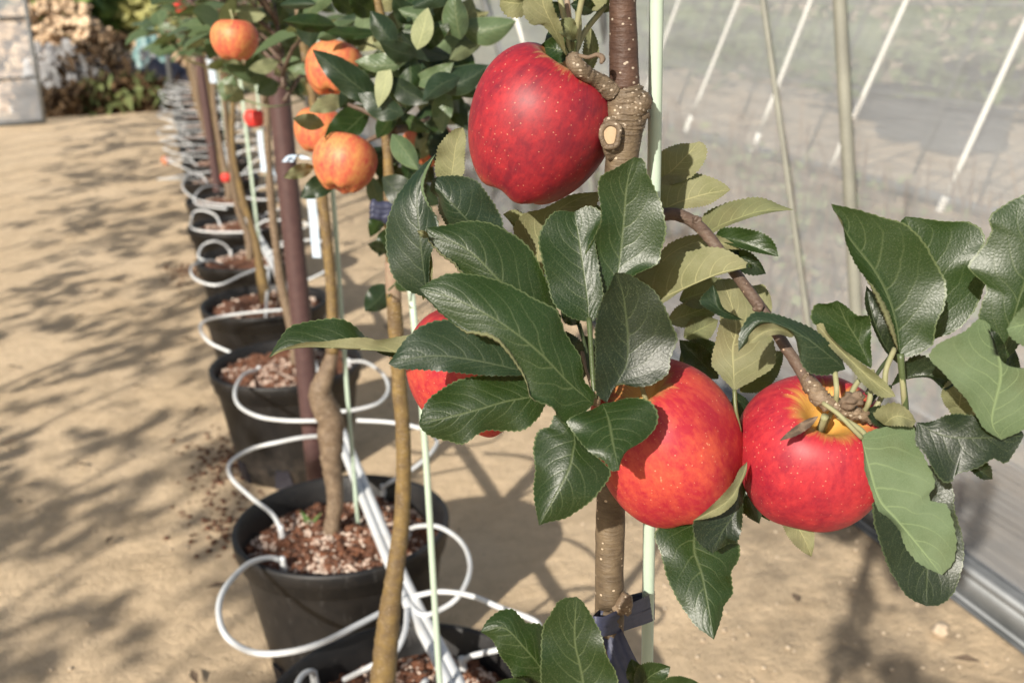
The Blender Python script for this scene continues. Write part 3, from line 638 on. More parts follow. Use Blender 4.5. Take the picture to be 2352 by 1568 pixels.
# ================================================================== POTS, PIPE, TUBES
PX = .200
PY = [.50, 1.195, 1.737, 2.645] + [2.645 + .6 * k for k in range(1, 15)]
ORD = ['nearest the camera, below the front tree', 'second in the row, cut by the bottom edge', 'third in the row, fully visible in front', 'fourth in the row, behind the brown pipe', 'fifth in the row', 'sixth in the row', 'seventh in the row', 'eighth in the row', 'ninth in the row', 'tenth in the row', 'eleventh in the row', 'twelfth in the row', 'thirteenth in the row', 'fourteenth in the row', 'fifteenth in the row', 'sixteenth in the row', 'seventeenth in the row', 'last of the row']
def make_pot(y, near):
    t = thing('plant_pot', 'x', 'pot', (PX, y, 0), 'black pots in the row')
    mb = MB(); seg = 72 if near else 40
    prof = [(.0, .012), (.128, .012), (.134, .0), (.140, .004), (.150, .06), (.176, .235), (.178, .240), (.184, .242), (.186, .262), (.190, .264), (.1915, .286), (.190, .290), (.184, .291), (.181, .288), (.176, .262), (.168, .235), (.160, .20)]
    lathe(mb, prof, PX, y, seg); mb.build('pot_body', M['pot'], t)
    if near:
        for a in (3.5, 4.4, 5.2, .3, 1.9):      # drain cut-outs at the foot
            mb = MB(); u = Vector((math.cos(a), math.sin(a), 0)); s = Vector((-u.y, u.x, 0)); c_ = Vector((PX, y, 0))
            q = [c_ + u * .1435 + s * .025, c_ + u * .1435 - s * .025, c_ + u * .1535 - s * .016 + Vector((0, 0, .055)), c_ + u * .1535 + s * .016 + Vector((0, 0, .055))]
            mb.add(q + [p_ - u * .01 for p_ in q], [(0, 1, 2, 3), (4, 7, 6, 5), (0, 4, 5, 1), (1, 5, 6, 2), (2, 6, 7, 3), (3, 7, 4, 0)])
            mb.build('drain_slot', blk, t, smooth=False)
    zs_ = .262 if near and y < 2 else .280
    mb = MB(); V = [(PX, y, zs_)]; nr, ns = (26, 72) if near else (8, 24)
    for i in range(1, nr + 1):
        for k in range(ns):
            r = .171 * i / nr; a = 2 * PI * k / ns; x_, y_ = PX + r * math.cos(a), y + r * math.sin(a)
            z = zs_ - .02 * (i / nr) ** 3 + (.011 * noise.noise(Vector((x_ * 16, y_ * 16, 0))) + .008 * noise.noise(Vector((x_ * 45, y_ * 45, 3))) + .006 * noise.noise(Vector((x_ * 110, y_ * 110, 7))))
            V.append((x_, y_, z))
    F = [(0, 1 + k, 1 + (k + 1) % ns) for k in range(ns)] + [(1 + i * ns + k, 1 + (i + 1) * ns + k, 1 + (i + 1) * ns + (k + 1) % ns, 1 + i * ns + (k + 1) % ns) for i in range(nr - 1) for k in range(ns)]
    mb.add(V, F); so_ = mb.build('potting_soil', M['soil'], t)
    mb = MB(); mc = MB()
    for i in range(2600 if near else 140):
        r = .166 * R_.random() ** .5; a = R_.uniform(0, 6.28); x_, y_ = PX + r * math.cos(a), y + r * math.sin(a)
        if noise.noise(Vector((x_ * 14, y_ * 14, y))) + .25 * R_.random() < -.02: continue
        z = zs_ - .02 * (r / .171) ** 3 + (.011 * noise.noise(Vector((x_ * 16, y_ * 16, 0))) + .008 * noise.noise(Vector((x_ * 45, y_ * 45, 3))))
        blob(mb, (x_, y_, z + .001), R_.uniform(.0015, .0038) * (1 if near else 1.8), (1, 1, .8), .3)
    for i in range(420 if near else 40):
        r = .166 * R_.random() ** .5; a = R_.uniform(0, 6.28); x_, y_ = PX + r * math.cos(a), y + r * math.sin(a)
        z = zs_ - .02 * (r / .171) ** 3 + (.011 * noise.noise(Vector((x_ * 16, y_ * 16, 0)))); blob(mc, (x_, y_, z), R_.uniform(.003, .010), (1, 1, .8), .6, 1 if near else 0)
    tag(mb.build('perlite', M['perlite'], so_), kind='stuff'); tag(mc.build('soil_crumbs', M['soil'], so_), kind='stuff')
    return t
def copy_tree(o, parent=None):
    c_ = o.copy(); col.objects.link(c_); c_.parent = parent
    for ch in [x for x in bpy.data.objects if x.parent == o]: copy_tree(ch, c_)
    return c_
pots = []
for i, y in enumerate(PY):
    if i < 3: p = make_pot(y, True)
    elif i == 3: p = make_pot(y, True)
    elif i == 4: p = pf = make_pot(y, False)
    else: p = copy_tree(pf); p.location = (PX + R_.uniform(-.012, .012), y, 0); p.rotation_euler.z = R_.uniform(0, 6)
    p['label'] = 'black plastic pot of brown soil, ' + ORD[i]; pots.append(p)
# main pipe over the pots: two white lines side by side
p0 = onz(1075, 1640, .315); p1 = onz(925, 1345, .31); p2 = onz(800, 1040, .32); PXP = (p1.x + p2.x) / 2
for s_, nm in ((-.0065, 'left'), (.0075, 'right')):
    mb = MB(); P_ = [Vector((p0.x + s_, p0.y - .8, .31)), Vector((p0.x + s_, p0.y, .315)), Vector((p1.x + s_, p1.y, .312)), Vector((p2.x + s_, p2.y, .318))] + [Vector((PXP + s_ + .012 * math.sin(k * 1.9), 2.6 + k * .9, .315 + .006 * math.sin(k * 2.3))) for k in range(11)]
    tube(mb, P_, .0078, n=130, seg=10); tag(mb.build('irrigation_pipe', M['tube'], None, (PXP, 1, 0)), 'long white irrigation pipe over the pots, %s one of the pair' % nm, 'pipe', 'pair of white irrigation pipes')
drip = []
def dripper(pts, lab, r=.0042, end=True, world=False):
    """pts: picture x, y, height Z  -> loop of white tube from the soil to the pipe"""
    W_ = pts if world else [onz(x, y, Z) for x, y, Z in pts]
    W_ = [Vector(p) for p in W_]
    o = thing('drip_tube', lab, 'drip tube', W_[0], 'white drip tubes looping out of the pots')
    mb = MB(); tube(mb, W_, r, n=54, seg=9); mb.build('tube', M['tube'], o)
    if end:
        mb = MB(); e = W_[0]; tube(mb, [e + Vector((0, 0, .008)), e + Vector((.002, 0, -.02)), e + Vector((.006, .003, -.045))], [.0055, .0062, .003], n=8, seg=8); mb.build('dripper', M['tube'], o)
    return o
dripper([(645, 1215, .275), (625, 1180, .295), (575, 1140, .30), (530, 1095, .31), (530, 1060, .32), (580, 1030, .33), (640, 1015, .34), (705, 1003, .34), (775, 1000, .325)], 'white drip tube bending left from the third pot up to the brown pipe')
dripper([(648, 1288, .275), (620, 1280, .29), (570, 1295, .31), (520, 1345, .33), (502, 1400, .33), (520, 1460, .33), (580, 1497, .33), (660, 1497, .33), (740, 1475, .33), (820, 1435, .33), (900, 1393, .32), (935, 1370, .315)], 'big white drip tube loop left of the third pot, nearest loop on the path', r=.0047)
dripper([(935, 1218, .27), (960, 1208, .29), (1010, 1210, .31), (1060, 1245, .32), (1080, 1300, .33), (1060, 1360, .33), (1020, 1395, .32), (965, 1410, .32), (925, 1360, .31)], 'white drip tube loop hanging right of the third pot, behind the pale stake')
dripper([(1060, 1520, .275), (1085, 1505, .29), (1150, 1490, .31), (1220, 1470, .32), (1235, 1430, .33), (1150, 1395, .33), (1080, 1367, .33), (1010, 1358, .33), (950, 1368, .32)], 'white drip tube loop right of the second pot, running behind the low leaves')
dripper([(720, 1552, .27), (715, 1540, .29), (690, 1555, .30), (670, 1620, .31), (700, 1690, .31), (850, 1700, .31), (980, 1560, .315)], 'white drip tube end standing in the second pot at the bottom edge')
dripper([(790, 1560, .28), (850, 1530, .31), (905, 1500, .32), (930, 1450, .325), (935, 1400, .32)], 'short white drip tube dropping from the pipe to the second pot', end=False)
dripper([(880, 1120, .27), (900, 1105, .29), (950, 1075, .30), (990, 1040, .31), (1003, 1010, .31), (970, 985, .32), (900, 970, .32), (820, 965, .32)], 'thin white drip tube behind the third pot')
dripper([(545, 815, .27), (520, 805, .28), (480, 785, .30), (460, 755, .31), (475, 735, .32), (540, 722, .33), (640, 712, .33), (700, 710, .32)], 'white drip tube bending left from the fourth pot')
dripper([(595, 848, .28), (560, 860, .30), (540, 895, .32), (548, 930, .32), (590, 955, .33), (650, 965, .33), (720, 966, .33), (775, 964, .32)], 'white drip tube loop in front of the fourth pot')
dripper([(800, 830, .28), (840, 832, .30), (880, 860, .32), (892, 895, .32), (870, 925, .32), (820, 940, .32), (780, 945, .32)], 'white drip tube loop right of the fourth pot')
dripper([(610, 735, .27), (612, 690, .31), (616, 640, .33), (612, 612, .33), (560, 630, .33), (500, 655, .33), (448, 640, .33), (440, 612, .33), (480, 598, .32), (512, 608, .28)], 'white drip tube looping left of the fifth pot', end=False)
dripper([(529, 578, .28), (516, 562, .31), (491, 554, .33), (465, 565, .32), (456, 590, .30), (475, 600, .30)], 'short white drip tube arching over the left rim of the sixth pot', r=.0040)
dripper([(506, 519, .28), (496, 496, .31), (470, 484, .33), (447, 486, .32), (440, 500, .31)], 'short white drip tube arching over the left rim of the seventh pot', r=.0040)
dripper([(440, 505, .31), (437, 518, .31), (450, 528, .32), (491, 533, .32), (568, 533, .32), (600, 528, .325)], 'white drip tube lying along the front rim of the seventh pot', r=.0040, end=False)
dripper([(511, 438, .28), (493, 427, .32), (465, 432, .34), (447, 452, .33), (455, 470, .31), (520, 480, .32)], 'white drip tube loop at the front left of the eighth pot', r=.0040)
dripper([(475, 419, .28), (455, 396, .32), (434, 399, .33), (419, 428, .32), (445, 455, .31), (491, 468, .32), (547, 471, .325)], 'large white drip tube loop at the left rim of the eighth pot', r=.0040)
for k in range(4, 18):
    y = PY[k] - .02
    for s_, lab in ((-1, 'path'), (1, 'wall')):
        for q in (0, 1):
            if s_ < 0 and k < 8: continue
            if q and s_ > 0: continue
            a0 = PX + s_ * R_.uniform(.09, .12); yy = y + (-.13 if q else .10); wv = R_.uniform(-.03, .03)
            ex = PX + s_ * (.22 + R_.uniform(-.03, .06) + (.03 if s_ < 0 else 0))
            zt = .315 + .05 * R_.random(); tl = R_.uniform(-.03, .05); sp_ = R_.uniform(.7, 1.5)
            pass
            pts = [(a0, yy, .285), (a0 + s_ * .03, yy + .01, .31), (ex - s_ * .03, yy + (.02 + wv) * sp_, zt), (ex, yy + (.09 + wv) * sp_, zt + tl * .6), (ex - s_ * .03, yy + .17 * sp_, zt + tl), (PX + s_ * .11, yy + (.22 + wv) * sp_, zt + tl * .5), (PXP, yy + .26 * sp_, .325)]
            dripper(pts, 'white drip tube looping to the %s side, %s of pot %s' % (lab, ('back', 'front')[q], ORD[k]), world=True, end=(k < 7), r=.0036)
# ================================================================== TREES
def aty(x, y, Y):
    r = ray(x, y); return CAM + r * (Y / r.y)
def ztr(y): return .577 + .083 * y / 1200         # depth of the near trunk
B0 = at(1400, 1568, ztr(1568)); BASE = Vector((B0.x, B0.y, .26))
T0 = thing('apple_tree', 'nearest potted apple tree, bare trunk beside the pale stake with big glossy leaves', 'apple tree', BASE)
mb = MB(); tube(mb, [BASE, at(1400, 1568, ztr(1568)), at(1400, 1400, ztr(1400)), at(1401, 1250, ztr(1250)), at(1404, 1100, ztr(1100)), at(1408, 800, ztr(800)), at(1416, 560, ztr(560)), at(1425, 400, ztr(400)), at(1432, 330, ztr(330)), at(1436, 270, ztr(270)), at(1438, 225, ztr(225)), at(1435, 196, ztr(196))],
     [.012, .0092, .0090, .0090, .0088, .0088, .0087, .0088, .0098, .0108, .0106, .0080], n=150, seg=26, lump=.07); mb.build('trunk', M['bark'], T0)
mb = MB(); tube(mb, [at(1435, 203, ztr(203)), at(1433, 150, ztr(150)), at(1432, 90, ztr(90)), at(1430, 0, ztr(0)), at(1427, -200, ztr(-200)), at(1430, -500, ztr(-500))], [.0084, .0080, .0077, .0072, .007, .006], n=60, seg=22, lump=.03); mb.build('shoot', M['barkdark'], T0)
mb = MB(); c_ = at(1470, 235, ztr(235) - .002); tube(mb, [at(1445, 240, ztr(240)), at(1475, 232, ztr(232) - .004), at(1493, 222, ztr(222) - .006)], [.0075, .0066, .0028], n=14, seg=14, lump=.5)
tube(mb, [at(1455, 275, ztr(275)), at(1478, 262, ztr(262) - .002), at(1484, 255, ztr(255) - .002)], [.006, .004, .002], n=8, seg=12, lump=.7); mb.build('pruned_stub', M['burl'], T0)
mb = MB(); e_ = at(1408, 315, ztr(315) - .0065); blob(mb, e_, .0086, (.85, .55, 1.35), .15, 3)
nx_, ny_ = camv(.94, .05, .30), camv(-.03, 1, .05); c_ = at(1402, 311, ztr(311) - .0125)
tube(mb, [c_ + nx_ * (.0050 + .0006 * math.sin(3 * a)) * math.cos(a) + ny_ * (.0068 + .0006 * math.cos(2 * a)) * math.sin(a) for a in [2 * PI * i / 14 for i in range(15)]], .0017, n=60, seg=9, lump=.3, cap=False)
k_ = mb.build('knot', M['burl'], T0)
mb = MB(); V = [c_ + nx_.cross(ny_) * .0008]; nf = nx_.cross(ny_)
for rr_ in (.5, 1.0):
    for i in range(20): a = 2 * PI * i / 20; V.append(c_ + nx_ * .0049 * rr_ * math.cos(a) + ny_ * .0067 * rr_ * math.sin(a) + nf * (.0007 if rr_ < 1 else -.0004))
F = [(0, 1 + i, 1 + (i + 1) % 20) for i in range(20)] + [(1 + i, 21 + i, 21 + (i + 1) % 20, 1 + (i + 1) % 20) for i in range(20)]
mb.add(V, F); mb.build('cut_face', M['cut'], k_)
mb = MB(); tube(mb, [at(1436, 196, ztr(196)), at(1436, 202, ztr(202)), at(1437, 210, ztr(210))], [.0082, .0087, .0094], n=6, seg=24, lump=.12); mb.build('bark_collar', M['bark'], T0)
mb = MB(); tube(mb, [at(1425, 1390, ztr(1390) - .004), at(1440, 1380, ztr(1380) - .008), at(1452, 1378, ztr(1378) - .009)], [.007, .0058, .003], n=8, seg=12, lump=.5); mb.build('pruned_stub', M['barkold'], T0)
mb = MB(); tube(mb, [at(1437, 202, ztr(202)), at(1439, 220, ztr(220)), at(1440, 245, ztr(245)), at(1437, 275, ztr(275)), at(1434, 300, ztr(300)), at(1430, 335, ztr(335))], [.0088, .0106, .0113, .0109, .0102, .0089], n=60, seg=40, lump=.16); mb.build('burl', M['burl'], T0)
# spur with the top apple
mb = MB(); tube(mb, [at(1408, 212, .588), at(1375, 186, .583), at(1350, 172, .578), at(1332, 158, .574), at(1318, 140, .574), at(1318, 122, .576)], [.0058, .0043, .0040, .0045, .0046, .0026], n=40, seg=16, lump=.22); mb.build('spur', M['burl'], T0)
# arching branch to the right apple
zb_ = lambda i: (.66, .655, .648, .635, .622, .605, .592, .582, .578)[i]
bp_ = [(1440, 520), (1525, 493), (1575, 500), (1620, 535), (1680, 615), (1745, 705), (1800, 790), (1840, 850), (1868, 893)]
mb = MB(); tube(mb, [at(x, y, zb_(i)) for i, (x, y) in enumerate(bp_)], [.0048, .0040, .0038, .0036, .0033, .0034, .0032, .0034, .0050], n=90, seg=14, lump=.08); br_ = mb.build('branch', M['twig'], T0)
for x, y, z, r in ((1600, 506, .638, .0022), (1742, 706, .600, .0024), (1668, 602, .624, .0016)): mb = MB(); blob(mb, at(x, y, z), r * 1.2, (1, 1, 1), .3, 2); mb.build('bud', M['twig'], br_)
mb = MB(); tube(mb, [at(1850, 862, .580), at(1868, 893, .576), at(1885, 915, .574), at(1925, 935, .574), at(1985, 955, .577), at(2035, 968, .580)], [.0032, .0044, .0046, .0040, .0036, .0022], n=44, seg=14, lump=.6); mb.build('spur', M['barkold'], T0)
mb = MB(); blob(mb, at(1957, 916, .567), .0052, (1.2, .9, .8), .3, 3); tube(mb, [at(1965, 908, .566), at(1975, 903, .564), at(1978, 910, .562)], [.002, .0014, .0006], n=6, seg=6); mb.build('bud', M['dry'], T0)
sl(T0, (1880, 955), (1790, 1012), 9, (.568, .556), wl=12, bow=-.5, le=.5, re=-.4, mat='leaf', teeth=9, amp=3, wave=.3, name='withered_leaf').data.materials[0] = M['dry']
mb = MB(); ptube(mb, [(1895, 955, .577), (1888, 975, .583), (1882, 990, .592)], .0021, n=10, seg=8); mb.build('fruit_stalk', M['petiole'], T0)
# cluster spur in front of the trunk
mb = MB(); tube(mb, [at(1405, 905, .640), at(1385, 900, .615), at(1368, 905, .590), at(1366, 920, .574)], [.005, .0045, .004, .003], n=22, seg=12, lump=.3); mb.build('spur', M['barkold'], T0)

Lf = lambda *a, **k: leaf(T0, *a, **k)
# ---- centre cluster
Lf([(1363, 928), (1300, 872), (1237, 808), (1150, 742), (1052, 690), (963, 663)],
   [(1364, 900), (1342, 873), (1333, 820), (1300, 765), (1278, 712), (1237, 690), (1169, 653), (1100, 632), (1039, 627), (1000, 640)],
   [(1312, 975), (1285, 965), (1271, 938), (1240, 925), (1218, 914), (1205, 872), (1175, 825), (1140, 785), (1100, 770), (1066, 762), (1015, 722), (985, 690)],
   (.569, .552), bow=.9, le=-.9, re=-.2, fl=('R', .30, .80, 13), mat='leaf', teeth=34, label='largest glossy leaf of the centre cluster, pointing left')
Lf([(1225, 856), (1189, 849), (1100, 830), (1015, 818), (950, 822), (892, 835)],
   [(1215, 810), (1180, 770), (1120, 740), (1060, 733), (1008, 735), (965, 750), (930, 780), (908, 812)],
   [(1200, 862), (1120, 862), (1053, 856), (981, 850), (915, 846)], (.582, .566), bow=.4, le=-.8, re=.25, mat='leafblue', teeth=24)
Lf([(1262, 908), (1217, 912), (1160, 922), (1100, 940), (1030, 958), (962, 972)],
   [(1240, 880), (1190, 862), (1135, 861), (1066, 868), (1008, 897), (975, 930)],
   [(1252, 930), (1235, 962), (1200, 988), (1160, 990), (1121, 988), (1094, 1000), (1063, 1020), (1030, 1013), (988, 1001), (968, 985)],
   (.590, .575), bow=.3, le=-.9, re=-.3, teeth=26, wave=.25)
Lf([(1300, 960), (1320, 1006), (1316, 1040), (1306, 1080), (1275, 1140), (1238, 1206)],
   [(1275, 952), (1262, 978), (1236, 990), (1225, 1025), (1229, 1082), (1225, 1126), (1232, 1175)],
   [(1335, 985), (1350, 1028), (1395, 1070), (1402, 1090), (1385, 1119), (1352, 1155), (1302, 1188), (1262, 1198)],
   (.578, .566), bow=.7, le=-1.0, re=-.5, teeth=26)
Lf([(1384, 926), (1398, 965), (1408, 1020), (1422, 1080)],
   [(1360, 940), (1333, 948), (1303, 966), (1316, 993), (1350, 1034), (1388, 1060), (1404, 1080)],
   [(1415, 921), (1440, 914), (1472, 914), (1497, 925), (1511, 948), (1507, 979), (1480, 1010), (1442, 1034), (1428, 1056)],
   (.561, .533), bow=.3, le=-.3, re=-.6, teeth=22, amp=4)
Lf([(1394, 924), (1420, 875), (1440, 832), (1442, 781), (1439, 742), (1430, 673), (1413, 626)],
   [(1380, 915), (1367, 893), (1367, 832), (1367, 759), (1376, 704), (1398, 660)],
   [(1408, 893), (1425, 880), (1456, 888), (1497, 883), (1533, 859), (1540, 825), (1556, 780), (1550, 760), (1531, 714), (1508, 673), (1480, 650), (1442, 629)],
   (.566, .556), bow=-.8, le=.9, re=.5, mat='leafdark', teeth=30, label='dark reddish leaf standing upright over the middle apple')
Lf([(1290, 790), (1240, 725), (1152, 650), (1083, 581), (1020, 545), (978, 524)],
   [(1290, 740), (1277, 701), (1261, 656), (1241, 612), (1224, 578), (1196, 550), (1152, 523), (1107, 508), (1066, 509), (1030, 516)],
   [(1220, 760), (1150, 705), (1100, 665), (1056, 624), (1039, 605), (1015, 588), (989, 561), (980, 540)],
   (.592, .575), bow=.7, le=-.9, re=-.3, fl=('R', .55, .98, 6), teeth=30)
sl(T0, (985, 545), (958, 530), 8, (.574, .568), under=True, mat='leafgold', teeth=8, amp=2)
Lf([(982, 690), (976, 640), (970, 588), (960, 492), (962, 424), (1001, 353)],
   [(974, 682), (943, 670), (916, 653), (895, 615), (885, 554), (889, 509), (906, 461), (930, 424), (965, 385)],
   [(985, 650), (988, 590), (1002, 560), (1010, 530), (1003, 500), (985, 465), (976, 430), (984, 395)],
   (.600, .590), bow=.6, le=-.8, re=-.1, fl=('R', .58, .99, 11), mat='leafblue', teeth=30)
sl(T0, (972, 690), (990, 580), 12, (.612, .602), under=True, mat='leafgold')
Lf([(1110, 560), (1073, 506), (1030, 460), (992, 414)],
   [(1060, 555), (1029, 523), (1008, 485), (1006, 455), (988, 437)],
   [(1150, 550), (1155, 513), (1145, 485), (1128, 458), (1100, 420), (1066, 405), (1025, 404), (1003, 407)],
   (.610, .598), bow=.5, le=-.9, re=-.6, mat='leafblue', teeth=26)
Lf([(1035, 415), (1042, 370), (1048, 330), (1063, 293)],
   [(1001, 403), (1004, 345), (1020, 318), (1042, 298)],
   [(1064, 402), (1067, 360), (1070, 325), (1068, 305)], (.640, .632), bow=-.3, le=.3, under=True, mat='leafgold', teeth=22)
Lf([(1353, 738), (1350, 687), (1340, 612), (1330, 547), (1319, 487)],
   [(1340, 737), (1316, 732), (1292, 718), (1268, 690), (1256, 643), (1244, 595), (1237, 547), (1252, 510), (1278, 485)],
   [(1368, 730), (1385, 680), (1375, 610), (1367, 545), (1381, 506), (1377, 484), (1352, 473), (1332, 480)],
   (.585, .592), bow=.2, le=.35, re=.2, teeth=26, pet=[(1353, 730, .5855), (1357, 790, .580), (1362, 870, .574), (1366, 915, .572)], petr=.0014)
Lf([(1395, 705), (1412, 655), (1422, 612), (1432, 509), (1440, 424), (1456, 361)],
   [(1370, 690), (1350, 670), (1340, 622), (1342, 590), (1364, 543), (1381, 509), (1378, 465), (1373, 430), (1380, 405), (1410, 388), (1438, 372)],
   [(1425, 660), (1460, 630), (1507, 608), (1520, 575), (1530, 526), (1519, 468), (1503, 430), (1488, 400), (1478, 368)],
   (.590, .578), bow=-.5, le=.5, re=.55, teeth=30)
sl(T0, (1330, 745), (1290, 700), 22, (.600, .600), mat='leafdark', pet=[(1330, 745, .6), (1345, 800, .590), (1362, 890, .577)])
mb = MB()
for p in ([(1368, 905, .572), (1378, 870, .574), (1385, 840, .58), (1388, 800, .59)], [(1366, 905, .572), (1352, 860, .582), (1335, 800, .6)]): ptube(mb, p, .0013, n=14, seg=7)
mb.build('petiole', M['petred'], T0)
sl(T0, (1330, 880), (1300, 760), 40, (.606, .602), mat='leafdark'); sl(T0, (1390, 850), (1340, 770), 28, (.615, .61), mat='leafdark')
# long twisted leaf on the left
Lf([(1010, 818), (909, 811), (848, 804), (779, 800), (711, 797), (656, 803), (617, 821)],
   [(1000, 775), (933, 772), (872, 783), (841, 774), (820, 753), (796, 736), (766, 731), (701, 739), (663, 753), (640, 782)],
   [(1000, 800), (909, 806), (848, 800), (779, 795), (711, 793), (656, 800)],
   (.600, .585), bow=.2, le=-.9, re=.1, mat='leaf', teeth=26, label='long narrow leaf twisting out to the left over the brown pipe')
Lf([(1010, 822), (909, 811), (848, 805), (779, 801), (711, 798), (656, 804), (621, 820)],
   [(1000, 812), (909, 809), (848, 804), (779, 800), (711, 797), (656, 803)],
   [(1000, 770), (933, 770), (872, 780), (841, 775), (793, 777), (745, 784), (694, 787), (640, 805)],
   (.594, .578), bow=.2, le=0, re=.2, under=True, mat='leafgold', teeth=30, amp=2)
sl(T0, (960, 800), (865, 808), 16, (.615, .612), mat='leaf', teeth=14)
# behind the top apple / behind the cluster
Lf([(1240, 640), (1235, 585), (1250, 520), (1300, 470), (1375, 440)],
   [(1215, 600), (1185, 545), (1180, 520), (1205, 490), (1250, 478), (1310, 448)],
   [(1260, 620), (1280, 570), (1320, 520), (1370, 470)], (.655, .650), under=True, mat='leafgold', bow=.1)
Lf([(1250, 600), (1200, 530), (1155, 492)], [(1210, 570), (1175, 515)], [(1260, 560), (1215, 500), (1180, 482)], (.668, .662), under=True, mat='leafgold')
sl(T0, (1395, 560), (1300, 455), 45, (.670, .668), mat='leafdark', under=True)
# ---- right of the stake
Lf([(1505, 420), (1540, 395), (1575, 360), (1606, 325)], [(1505, 380), (1522, 346), (1559, 331), (1590, 329)], [(1540, 425), (1590, 405), (1617, 373), (1624, 346), (1616, 330)],
   (.690, .672), under=True, mat='leafgold', teeth=24, bow=.4, le=-.4, re=.4)
Lf([(1500, 492), (1560, 465), (1620, 446), (1678, 436)], [(1500, 430), (1526, 403), (1565, 398), (1603, 399), (1640, 410), (1666, 424)],
   [(1526, 484), (1566, 480), (1621, 472), (1654, 454)], (.688, .672), under=True, mat='leafgold', teeth=28, bow=.3, le=-.5, re=.4)
Lf([(1610, 545), (1650, 520), (1700, 500), (1750, 485), (1823, 482)], [(1600, 515), (1620, 490), (1647, 474), (1698, 458), (1749, 454), (1790, 470)],
   [(1636, 536), (1665, 522), (1698, 509), (1742, 495), (1786, 486)], (.690, .668), under=True, mat='leaf', teeth=26, bow=.5, le=-.6)
Lf([(1640, 545), (1680, 550), (1730, 565), (1788, 589)], [(1655, 526), (1680, 522), (1713, 525), (1757, 538), (1780, 560)], [(1676, 562), (1720, 576), (1768, 586)],
   (.684, .668), teeth=22, mat='leaf', bow=.3)
Lf([(1500, 620), (1545, 580), (1600, 556), (1650, 556), (1700, 573)], [(1505, 600), (1530, 565), (1566, 546), (1603, 538), (1645, 540), (1680, 556)], [(1520, 620), (1560, 605), (1610, 590), (1660, 574)],
   (.694, .676), under=True, mat='leafgold', teeth=24, bow=.4)
sl(T0, (1655, 600), (1700, 570), 20, (.70, .695), mat='leafdark'); 
Lf([(1670, 580), (1700, 592), (1735, 608), (1760, 629)], [(1690, 571), (1720, 577), (1745, 600)], [(1660, 600), (1690, 620), (1727, 632)], (.70, .69), mat='leafdark', teeth=14)
Lf([(1490, 690), (1530, 680), (1600, 650), (1660, 626), (1727, 612)], [(1450, 640), (1460, 625), (1500, 610), (1541, 592), (1585, 577), (1640, 567), (1683, 580), (1712, 600)],
   [(1505, 702), (1530, 692), (1566, 668), (1621, 642), (1676, 625)], (.645, .600), under=True, mat='leafgold', teeth=30, bow=.7, le=-.9, re=.3, label='pale yellow green underside leaf arching right over the branch')
sl(T0, (1715, 605), (1727, 618), 7, (.603, .60), mat='leaf', teeth=6, amp=2)
Lf([(1687, 900), (1684, 850), (1682, 800), (1690, 740), (1660, 640)], [(1676, 886), (1650, 858), (1634, 834), (1640, 797), (1652, 745), (1655, 700), (1642, 650)],
   [(1700, 890), (1740, 868), (1768, 850), (1782, 830), (1778, 785), (1765, 755), (1730, 700), (1690, 645)],
   (.605, .640), under=True, mat='leafgold', teeth=30, bow=.2, le=.3, re=-.3, pet=[(1687, 895, .605), (1690, 940, .603), (1700, 990, .605)], label='upright pale underside leaf between the two right apples')
Lf([(1745, 745), (1752, 700), (1735, 655)], [(1715, 735), (1702, 690), (1712, 660)], [(1768, 735), (1772, 690), (1755, 655)], (.65, .66), under=True, mat='leafgold')
Lf([(1709, 735), (1680, 722), (1650, 705), (1638, 654)], [(1670, 732), (1632, 714), (1607, 690)], [(1690, 725), (1661, 706), (1650, 677)], (.585, .578), mat='leafblue', teeth=18, bow=.3)
Lf([(1942, 848), (1900, 812), (1855, 778), (1800, 750), (1740, 742), (1696, 807)],
   [(1932, 820), (1912, 795), (1888, 770), (1859, 750), (1804, 728), (1770, 719), (1731, 718), (1708, 745), (1697, 775)],
   [(1930, 852), (1896, 862), (1862, 857), (1842, 838), (1833, 805), (1823, 768), (1790, 750), (1745, 752), (1715, 788)],
   (.572, .560), bow=.8, le=-.4, re=-.5, mat='leafblue', teeth=28)
Lf([(1825, 770), (1790, 757), (1755, 762), (1718, 790)], [(1812, 750), (1786, 743), (1749, 746), (1722, 768)], [(1815, 775), (1790, 768), (1760, 774), (1735, 786)], (.568, .562), under=True, mat='leafgold', teeth=0)
Lf([(2001, 846), (1975, 790), (1945, 740), (1923, 690)], [(1975, 830), (1930, 800), (1893, 762), (1863, 735), (1872, 700), (1900, 697)],
   [(2003, 830), (2000, 790), (2001, 750), (1996, 725), (1969, 724), (1943, 702)], (.580, .572), bow=-.3, le=.3, mat='leaf', teeth=20, amp=4)
Lf([(1875, 745), (1912, 785), (1955, 828), (2000, 870), (2057, 911)], [(1890, 743), (1902, 766), (1935, 800), (1987, 839), (2026, 870), (2052, 900)],
   [(1880, 765), (1914, 805), (1951, 843), (1987, 886), (2025, 912)], (.574, .553), under=True, mat='leafgold', teeth=26, bow=.3)
Lf([(2068, 815), (2057, 740), (2035, 673), (2002, 614), (1951, 548), (1909, 468)],
   [(2055, 790), (2040, 752), (2017, 699), (1995, 651), (1965, 607), (1943, 556), (1934, 508), (1916, 486)],
   [(2094, 818), (2141, 792), (2150, 746), (2170, 702), (2173, 651), (2152, 607), (2123, 556), (2082, 516), (2042, 503), (2006, 492), (1976, 483), (1935, 474)],
   (.560, .548), bow=-.2, le=.5, re=.9, fl=('L', .03, .50, 15), mat='leaf', teeth=34, pet=[(2068, 812, .56), (2073, 870, .563), (2080, 935, .570), (2075, 965, .576)], petr=.0017, label='big upright leaf at the right, cupped and catching the light')
